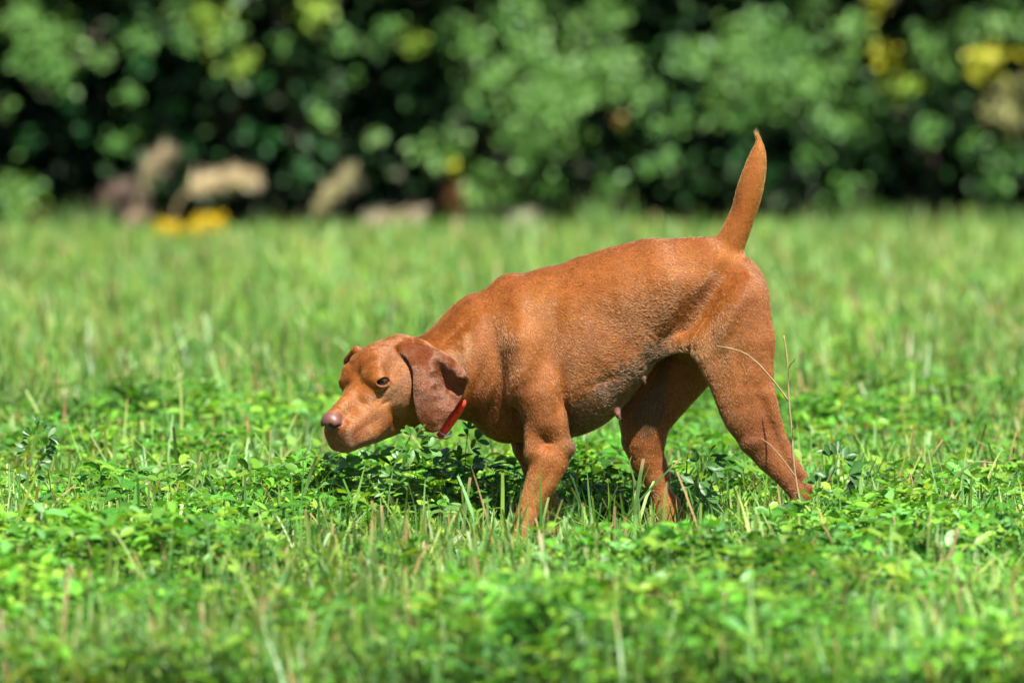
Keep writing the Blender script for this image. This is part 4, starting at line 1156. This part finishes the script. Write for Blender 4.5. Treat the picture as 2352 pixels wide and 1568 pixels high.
# pale stitched rim of the strap end
rim = np.concatenate([C_[2:] + wd_[2:] * hw[2:, None], (C_[-1] + tg_[-1] * 3 * PX)[None], (C_[2:] - wd_[2:] * hw[2:, None])[::-1]])
mesh_obj("edge_piping", *tube(rim + np.array([0, -.0014, 0]), .0007, 6), RED_EDGE, collar)
HOLE = plain("punched_hole", (.02, .006, .004), .9)
for a, b in ((1051, 947), (1031, 977)):
    y = float(np.interp(a, [t[0] for t in tp], ys)) - .0030
    c = at(a, b, y); t_ = np.linspace(0, 2 * math.pi, 14, endpoint=False)
    mesh_obj("hole", np.concatenate([[c + np.array([math.cos(q) * 1.9 * PX, z, math.sin(q) * 1.9 * PX]) for q in t_] for z in (0, .001)]),
             [tuple(range(14)), tuple(range(14, 28))[::-1]] + [(i, 14 + i, 14 + (i + 1) % 14, (i + 1) % 14) for i in range(14)], HOLE, collar)
yr = float(ys[1]) - .006
pr = [(1004, 987), (1008, 992), (1014, 996), (1022, 999), (1030, 1001), (1036, 998), (1037, 993), (1034, 988), (1036, 993), (1036, 1000), (1030, 1006), (1020, 1007), (1008, 1005), (1000, 1003)]
rg = [at(a, b, yr - .002 * math.sin(i)) for i, (a, b) in enumerate([(1006, 986), (1012, 994), (1020, 998.5), (1028, 999), (1034, 995), (1037, 990), (1037.5, 996), (1034, 1003), (1026, 1007), (1014, 1006.5), (1003, 1004), (996, 1003)])]
mesh_obj("d_ring", *tube(np.stack([np.interp(np.linspace(0, 11, 60), np.arange(12), np.array(rg)[:, k]) for k in range(3)], 1), .0017, 8), STEEL, collar)
bk = [at(a, b, yr + .002) for a, b in ((958, 1001), (966, 1003), (976, 1004.5), (988, 1004.5), (1000, 1003))]
mesh_obj("buckle", *tube(bk, [.0022, .003, .003, .003, .0022], 8), STEEL, collar)

# ------------------------------------------------------------------ single plants one can point to
def sprig(name, label, cat_, path, Y, stem_r, nodes, seed, col=(.033, .10, .018), group=None, L=.024):
    """alfalfa-like shoot: a stem through photo points and trifoliate leaves; nodes = (photo x, y, heading angle, size)"""
    rng = np.random.default_rng(seed)
    P = at([p[0] for p in path], [p[1] for p in path], Y)
    base = np.array([P[0][0], P[0][1], 0.0])
    root = empty(name, base); tag(root, label, cat_, group)
    s = np.linspace(0, 1, len(P)); ss = np.linspace(0, 1, 22)
    P = np.concatenate([[base + np.array([0, 0, -.005])], P]) if P[0][2] > .004 else P
    s = np.linspace(0, 1, len(P)); C = np.stack([np.interp(ss, s, P[:, k]) for k in range(3)], 1)
    for _ in range(2): C[1:-1] = (C[:-2] + 2 * C[1:-1] + C[2:]) / 4
    v, f = tube(C, np.linspace(stem_r, stem_r * .45, 22), 7)
    o = mesh_obj("stem", v, f, STEM, root)
    parts = []
    for (px, py, ang, sz) in nodes:
        q = at(px, py, Y + rng.uniform(-.012, .012))
        j = int(np.argmin(((C - q) ** 2).sum(1)))
        parts.append(stems(C[j][None], q[None], .0011, np.array([col]) * 1.1, .06))
        for k in (-1, 0, 1):
            a = ang + k * .75 + rng.normal(0, .12)
            D = unit(np.array([[math.cos(a), rng.normal(0, .35), math.sin(a)]]))
            U = unit(np.array([[rng.normal(0, .35), -.75 + rng.normal(0, .3), .65]])); U = unit(U - (U * D).sum() * D)
            l = L * sz * rng.uniform(.85, 1.15)
            parts.append(leaflets(q[None] + D * .001, D, U, np.array([l]), np.array([l * rng.uniform(.38, .52)]), np.array([col]) * rng.normal(1, .14), fold=np.array([rng.uniform(.1, .6)]), droop=np.array([rng.uniform(-.1, .35)])))
    v, f, c = cat(parts); mesh_obj("leaf_cluster", v, f, LEAF, root, vcol=np.clip(c, .01, .8))
    return root

STEM = plain("green_stem", (.07, .13, .035), .55)
DRY = plain("dry_stalk_skin", (.21, .15, .07), .75, bump=(260, .5))
sprig("alfalfa_plant", "upright alfalfa shoot with narrow leaves at the far left of the field", "plant", [(58, 1180), (64, 1100), (74, 1040), (84, 990), (88, 966)], -.05, .0022,
      [(70, 1000, 2.6, .8), (82, 975, 1.2, .9), (100, 985, .5, .9), (110, 1005, .1, 1), (112, 1022, -.2, 1), (100, 1040, .1, 1), (66, 1020, 2.9, .9), (58, 1034, 3.0, 1), (92, 1060, .3, 1), (80, 1092, .4, 1.1), (62, 1100, 2.8, .9)], 1, (.040, .115, .022))
sprig("alfalfa_plant", "alfalfa shoot with broad bright leaves reaching up under the dog's chin and collar", "plant", [(890, 1170), (896, 1110), (908, 1060), (930, 1025), (944, 1000)], -.17, .0024,
      [(944, 1000, 1.9, 1.0), (958, 998, 1.1, 1.0), (965, 1020, .2, 1.25), (985, 1030, .4, 1.1), (950, 1032, -1.2, 1.2), (932, 1040, -1.9, 1.1), (968, 1042, -.5, 1.1), (918, 1055, 2.6, .9), (905, 1080, .2, 1.0), (895, 1092, 2.6, 1.0), (915, 1110, .1, 1), (885, 1125, 2.9, 1.0)], 2, (.050, .140, .018))
sprig("alfalfa_plant", "thin alfalfa stem with small folded leaves below the dog's chest", "plant", [(1066, 1130), (1068, 1080), (1070, 1030), (1076, 985)], .16, .0016,
      [(1077, 985, 1.4, .8), (1072, 1000, 2.2, .7), (1096, 1012, .9, 1.1), (1082, 1032, .4, .9), (1056, 1050, 2.4, .9), (1086, 1062, .3, 1), (1058, 1080, 2.9, 1)], 3, (.040, .115, .020))
sprig("alfalfa_plant", "dark green alfalfa shoot leaning over in front of the dog's rear hind paw", "plant", [(1858, 1230), (1868, 1180), (1884, 1135), (1908, 1090), (1922, 1060), (1926, 1040)], -.20, .0026,
      [(1922, 1045, 1.4, 1.2), (1938, 1052, .5, 1.2), (1946, 1066, .1, 1.4), (1950, 1090, -.1, 1.5), (1945, 1112, -.6, 1.5), (1906, 1048, 1.9, 1.1), (1900, 1100, 1.6, 1.1), (1872, 1112, 2.2, 1.1), (1890, 1120, .5, 1.2), (1850, 1165, 2.7, 1.4), (1836, 1175, 3.4, 1.5), (1890, 1160, .1, 1.3), (1900, 1180, -.6, 1.4), (1858, 1195, -2.4, 1.3), (1920, 1150, .1, 1.2)], 4, (.034, .105, .020))
sprig("alfalfa_plant", "low alfalfa shoot with pale folded leaves between the dog's hind legs", "plant", [(1600, 1200), (1606, 1150), (1612, 1090), (1626, 1050)], -.05, .0018,
      [(1628, 1048, 1.2, 1.1), (1640, 1058, .1, 1.1), (1622, 1070, -.9, 1.1), (1602, 1060, 2.4, 1), (1640, 1080, -.6, 1), (1606, 1106, -1.1, 1.4), (1594, 1110, 3.0, 1.3), (1620, 1140, .3, 1.2)], 5, (.040, .110, .024))
sprig("clover_plant", "tall clover with round yellow-green leaves standing left of the dog's muzzle", "plant", [(455, 1220), (458, 1160), (464, 1110), (470, 1075)], -.10, .0016,
      [(440, 1074, 2.9, 1.1), (455, 1066, 1.9, 1.0), (476, 1066, 1.1, 1.0), (488, 1074, .2, 1.2), (470, 1090, -.4, 1.0), (450, 1120, 2.8, 1), (480, 1130, .2, 1)], 6, (.070, .155, .018), L=.023)

def stalk(name, label, paths, Y, radii, mat, parts=("stem", "twig")):
    P0 = at(paths[0][0][0], paths[0][0][1], Y)
    root = empty(name, (P0[0], P0[1], 0)); tag(root, label, "dry stalk")
    for i, (pt, r) in enumerate(zip(paths, radii)):
        P = at([p[0] for p in pt], [p[1] for p in pt], np.full(len(pt), Y) + (np.linspace(0, -.03, len(pt)) if i else 0))
        if i == 0: P = np.concatenate([[[P[0][0], P[0][1], -.004]], P])
        s = np.linspace(0, 1, len(P)); ss = np.linspace(0, 1, 26); C = np.stack([np.interp(ss, s, P[:, k]) for k in range(3)], 1)
        C[1:-1] = (C[:-2] + 2 * C[1:-1] + C[2:]) / 4
        rr = .74 * np.interp(ss, [0, 1], r) * (1 + .12 * np.sin(ss * 31 + i)) + .0004 * (np.sin(ss * 17) > .93)
        v, f = tube(C, rr, 7); mesh_obj(parts[0] if i == 0 else parts[1], v, f, mat, root)
    return root
stalk("dry_stalk", "bare branching tan stalk standing in front of the dog's rear hind leg",
      [[(1840, 1175), (1838, 1155), (1828, 1103), (1821, 1043), (1818, 977), (1811, 918), (1810, 845), (1805, 800), (1800, 770)],
       [(1811, 920), (1795, 898), (1776, 873), (1745, 838), (1720, 816), (1700, 806), (1675, 799), (1646, 794)],
       [(1826, 1093), (1808, 1068), (1789, 1043), (1768, 1020), (1749, 1007)], [(1811, 845), (1818, 834), (1827, 824)], [(1820, 985), (1827, 978), (1830, 974)]],
      -.20, [(.0036, .0022), (.0026, .0012), (.0024, .0012), (.0016, .0008), (.0018, .001)], DRY)
stalk("dry_stalk", "pale bent dry stalk standing alone in the lower right of the field", [[(2154, 1436), (2160, 1370), (2164, 1336), (2174, 1291), (2190, 1254), (2199, 1222), (2196, 1212)]], -1.75, [(.0040, .0050)], DRY)
stalk("dry_stalk", "thin brown stubble stalk right of the dark alfalfa shoot", [[(2102, 1200), (2100, 1150), (2096, 1110), (2090, 1085)]], -.15, [(.0024, .0022)], DRY)

def tall_blade(label, pts, Y, w, col, tipc, cutb=True, nm="grass_blade"):
    P = at([p[0] for p in pts], [p[1] for p in pts], Y)
    P = np.concatenate([[[P[0][0], P[0][1] + .0, -.004]], P]) if P[0][2] > .01 else P
    s = np.linspace(0, 1, len(P)); ss = np.linspace(0, 1, 16); C = np.stack([np.interp(ss, s, P[:, k]) for k in range(3)], 1)
    C[1:-1] = (C[:-2] + 2 * C[1:-1] + C[2:]) / 4
    t = unit(np.gradient(C, axis=0)); sd = unit(np.cross(t, [0.1, -1.0, .25])); nn = np.cross(sd, t)
    wv = w * (np.interp(ss, [0, .5, 1], [.8, 1, .8]) if cutb else np.interp(ss, [0, .4, .8, 1], [.8, 1, .6, .05]))
    V = np.stack([C - sd * wv[:, None] / 2, C + nn * wv[:, None] * .18, C + sd * wv[:, None] / 2], 1).reshape(-1, 3)
    F = np.array([[i * 3 + j, i * 3 + j + 1, i * 3 + j + 4, i * 3 + j + 3] for i in range(15) for j in (0, 1)])
    k = np.clip((ss - .82) / .1, 0, 1)[:, None]; c = np.repeat(np.array(col) * (1 - k) + np.array(tipc) * k, 3, 0)
    o = mesh_obj(nm, V - 0, F, BLADE, None, vcol=c * .52, origin=np.array([P[0][0], P[0][1], 0.0]))
    tag(o, label, "grass blade")
TANC = (.56, .40, .20); GRC = (.15, .30, .08); RU = (.42, .18, .08)
tall_blade("thick cut grass stem standing across the dog's far hind leg", [(1456, 1215), (1462, 1150), (1470, 1095), (1478, 1053)], -.12, .0085, GRC, TANC)
tall_blade("long thin grass stem slanting up to the right past the dog's far hind paw", [(1400, 1240), (1450, 1170), (1500, 1115), (1530, 1085), (1566, 1052)], -.16, .0040, (.11, .24, .07), TANC)
tall_blade("curled dry-tipped blade left of the thick cut stem between the dog's legs", [(1470, 1180), (1464, 1130), (1452, 1085), (1445, 1062), (1451, 1046)], -.10, .0050, (.20, .28, .08), TANC, False)
tall_blade("broad yellow-green cut blade near the left edge of the field", [(192, 1300), (184, 1240), (178, 1200), (172, 1172)], -.45, .0090, (.26, .36, .08), (.60, .38, .18))
tall_blade("tall tan-tipped stem rising through the round-leaved clover left of the muzzle", [(432, 1215), (440, 1150), (450, 1090), (463, 1037)], -.14, .0045, (.18, .30, .09), TANC)
tall_blade("slim green blade leaning right beside the tall tan-tipped stem", [(512, 1190), (495, 1130), (478, 1085), (466, 1060)], -.15, .0050, (.12, .27, .09), (.2, .35, .1), False)
tall_blade("pair-height cut blade with rust tip in the left foreground grass", [(210, 1290), (222, 1240), (232, 1210)], -.6, .0070, (.18, .30, .08), RU)
tall_blade("straight dark blade leaning left between the dog's front and far hind legs", [(1345, 1210), (1332, 1150), (1318, 1105), (1300, 1072)], -.06, .0055, (.05, .14, .05), (.05, .14, .05), False)
tall_blade("tall pale green blade in front of the dog's front paws", [(1362, 1260), (1358, 1190), (1352, 1130), (1348, 1075)], -.22, .0060, (.16, .33, .11), (.2, .36, .12), False)
tall_blade("dry arching blade right of the field's middle below the bent stalk's tip", [(2120, 1220), (2170, 1120), (2210, 1080), (2240, 1058), (2290, 1062)], -.25, .0060, (.22, .33, .10), (.62, .48, .26), False)
tall_blade("yellowing blade leaning right near the right edge of the field", [(2050, 1200), (2090, 1120), (2130, 1060), (2165, 1010)], -.05, .0055, (.20, .32, .09), TANC)
tall_blade("straight pale cut blade in the grass left of the dog's front paws", [(1052, 1290), (1062, 1220), (1072, 1150), (1080, 1096)], -.5, .0070, (.20, .34, .12), TANC)

def plume(label, spine, Y, rad, col, seed, stem_from=None, n=330, cat_="seed head"):
    rng = np.random.default_rng(seed)
    P = at([p[0] for p in spine], [p[1] for p in spine], Y); base = np.array([P[0][0] + .01, Y, 0.0])
    root = empty("seed_plume", base); tag(root, label, cat_, "tan seed plumes at the foot of the hedge")
    k0 = stem_from if stem_from is not None else 1
    s = np.linspace(0, 1, len(P)); ss = np.linspace(0, 1, 30); C = np.stack([np.interp(ss, s, P[:, k]) for k in range(3)], 1)
    for _ in range(3): C[1:-1] = (C[:-2] + 2 * C[1:-1] + C[2:]) / 4
    full = np.concatenate([np.linspace(base, C[0], 5)[:-1], C]); v, f = tube(full, np.linspace(.006, .0025, len(full)), 6); mesh_obj("stem", v, f, DRY, root)
    t = rng.uniform(k0, 1, n); c = np.stack([np.interp(t, ss, C[:, k]) for k in range(3)], 1); tg = np.stack([np.interp(t, ss, np.gradient(C[:, k])) for k in range(3)], 1); tg = unit(tg)
    prof = np.sqrt(np.clip(1 - ((t - (k0 + 1) / 2) / ((1 - k0) / 2)) ** 2, .05, 1))
    o = unit(rng.normal(size=(n, 3))); p = c + o * (rad * prof * rng.uniform(.0, .65, n))[:, None]
    D = unit(tg * .9 + o * .8 + np.array([0, 0, -.25])); L = rng.uniform(.02, .07, n)
    cc_ = .80 * np.asarray(col) * np.array([.92, 1.0, 1.05]) * rng.normal(1, .2, (n, 1))
    v, f, c3 = stems(p, p + D * L[:, None], .0042, np.clip(cc_, .02, .9), .1)
    mesh_obj("seed_head", v, f, STRAW, root, vcol=c3, smooth=False)
    return root
STRAW = leaf_material("seed_fluff", .2, .8, .1)
plume("slanting grey-tan seed plume, tallest and leftmost of the plumes by the hedge", [(300, 520), (322, 440), (350, 385), (385, 348)], 16.6, .027, (.62, .47, .32), 41, .42)
plume("large drooping cream-tan seed plume hanging to the right beside the tall slanting plume", [(385, 540), (410, 460), (450, 425), (520, 405), (585, 408)], 16.5, .048, (.90, .68, .46), 42, .40, 620)
plume("narrow knobbly tan seed plume leaning right in the dark gap of the hedge", [(700, 545), (735, 480), (765, 440), (805, 400)], 16.7, .025, (.66, .55, .32), 43, .25)
plume("low pinkish-tan seed plume in the grass right of the narrow knobbly plume", [(825, 540), (850, 512), (900, 500), (965, 490)], 16.6, .027, (.72, .56, .42), 44, .15)
plume("small dull pink seed plume low behind the left side of the tall slanting plume", [(225, 520), (240, 470), (262, 440), (300, 428)], 16.9, .026, (.34, .22, .20), 45, .3)
plume("short tan seed plume in the grass between the pink plume and the yellow flowers", [(285, 560), (292, 520), (305, 500), (325, 492)], 16.4, .030, (.6, .42, .34), 46, .3, 200)
plume("short cream seed plume low in the grass below the hanging hedge sprays", [(1165, 545), (1180, 520), (1195, 508), (1215, 502)], 16.7, .030, (.66, .6, .42), 47, .2, 200)
plume("rust-red seed plume standing under the round yellow leaf of the hedge", [(1050, 540), (1048, 500), (1044, 470), (1046, 445)], 17.0, .010, (.20, .07, .03), 48, .3, 350)

YEL = leaf_material("yellow_petal", .25, .6, .2)
def flowers(label, heads, Y, seed):
    rng = np.random.default_rng(seed); b = at(heads[0][0], heads[0][1], Y); base = np.array([b[0], Y, 0.0])
    root = empty("yellow_flower_plant", base); tag(root, label, "flowers")
    st, pt = [], []
    for (px, py, r) in heads:
        c = at(px, py, Y + rng.uniform(-.05, .05)); st.append(tube(np.linspace(base + np.array([(c[0] - b[0]) * .5, 0, 0]), c, 6), .003, 5))
        r *= 1.15; n = int(230 * (r / .03) ** 2); p = c + np.array([0, 0, .006]) + rng.normal(0, 1, (n, 3)) * np.array([r * .55, r * .6, r * .42])
        pt.append(simple_leaves(p, rng.uniform(.010, .018, n), rng, np.array([.48, .34, .008]) * rng.normal(1, .1, (n, 1)), .8))
    v, f = join(st); mesh_obj("stem", v, f, STEM, root)
    v, f, c = cat(pt); mesh_obj("flower_head", v, f, YEL, root, vcol=np.clip(c, 0, .95), smooth=False)
flowers("bright yellow flowers in two clumps in the grass under the large drooping plume", [(385, 530, .034), (402, 540, .03), (470, 520, .036), (490, 515, .030), (440, 545, .032), (455, 535, .03)], 15.9, 61)
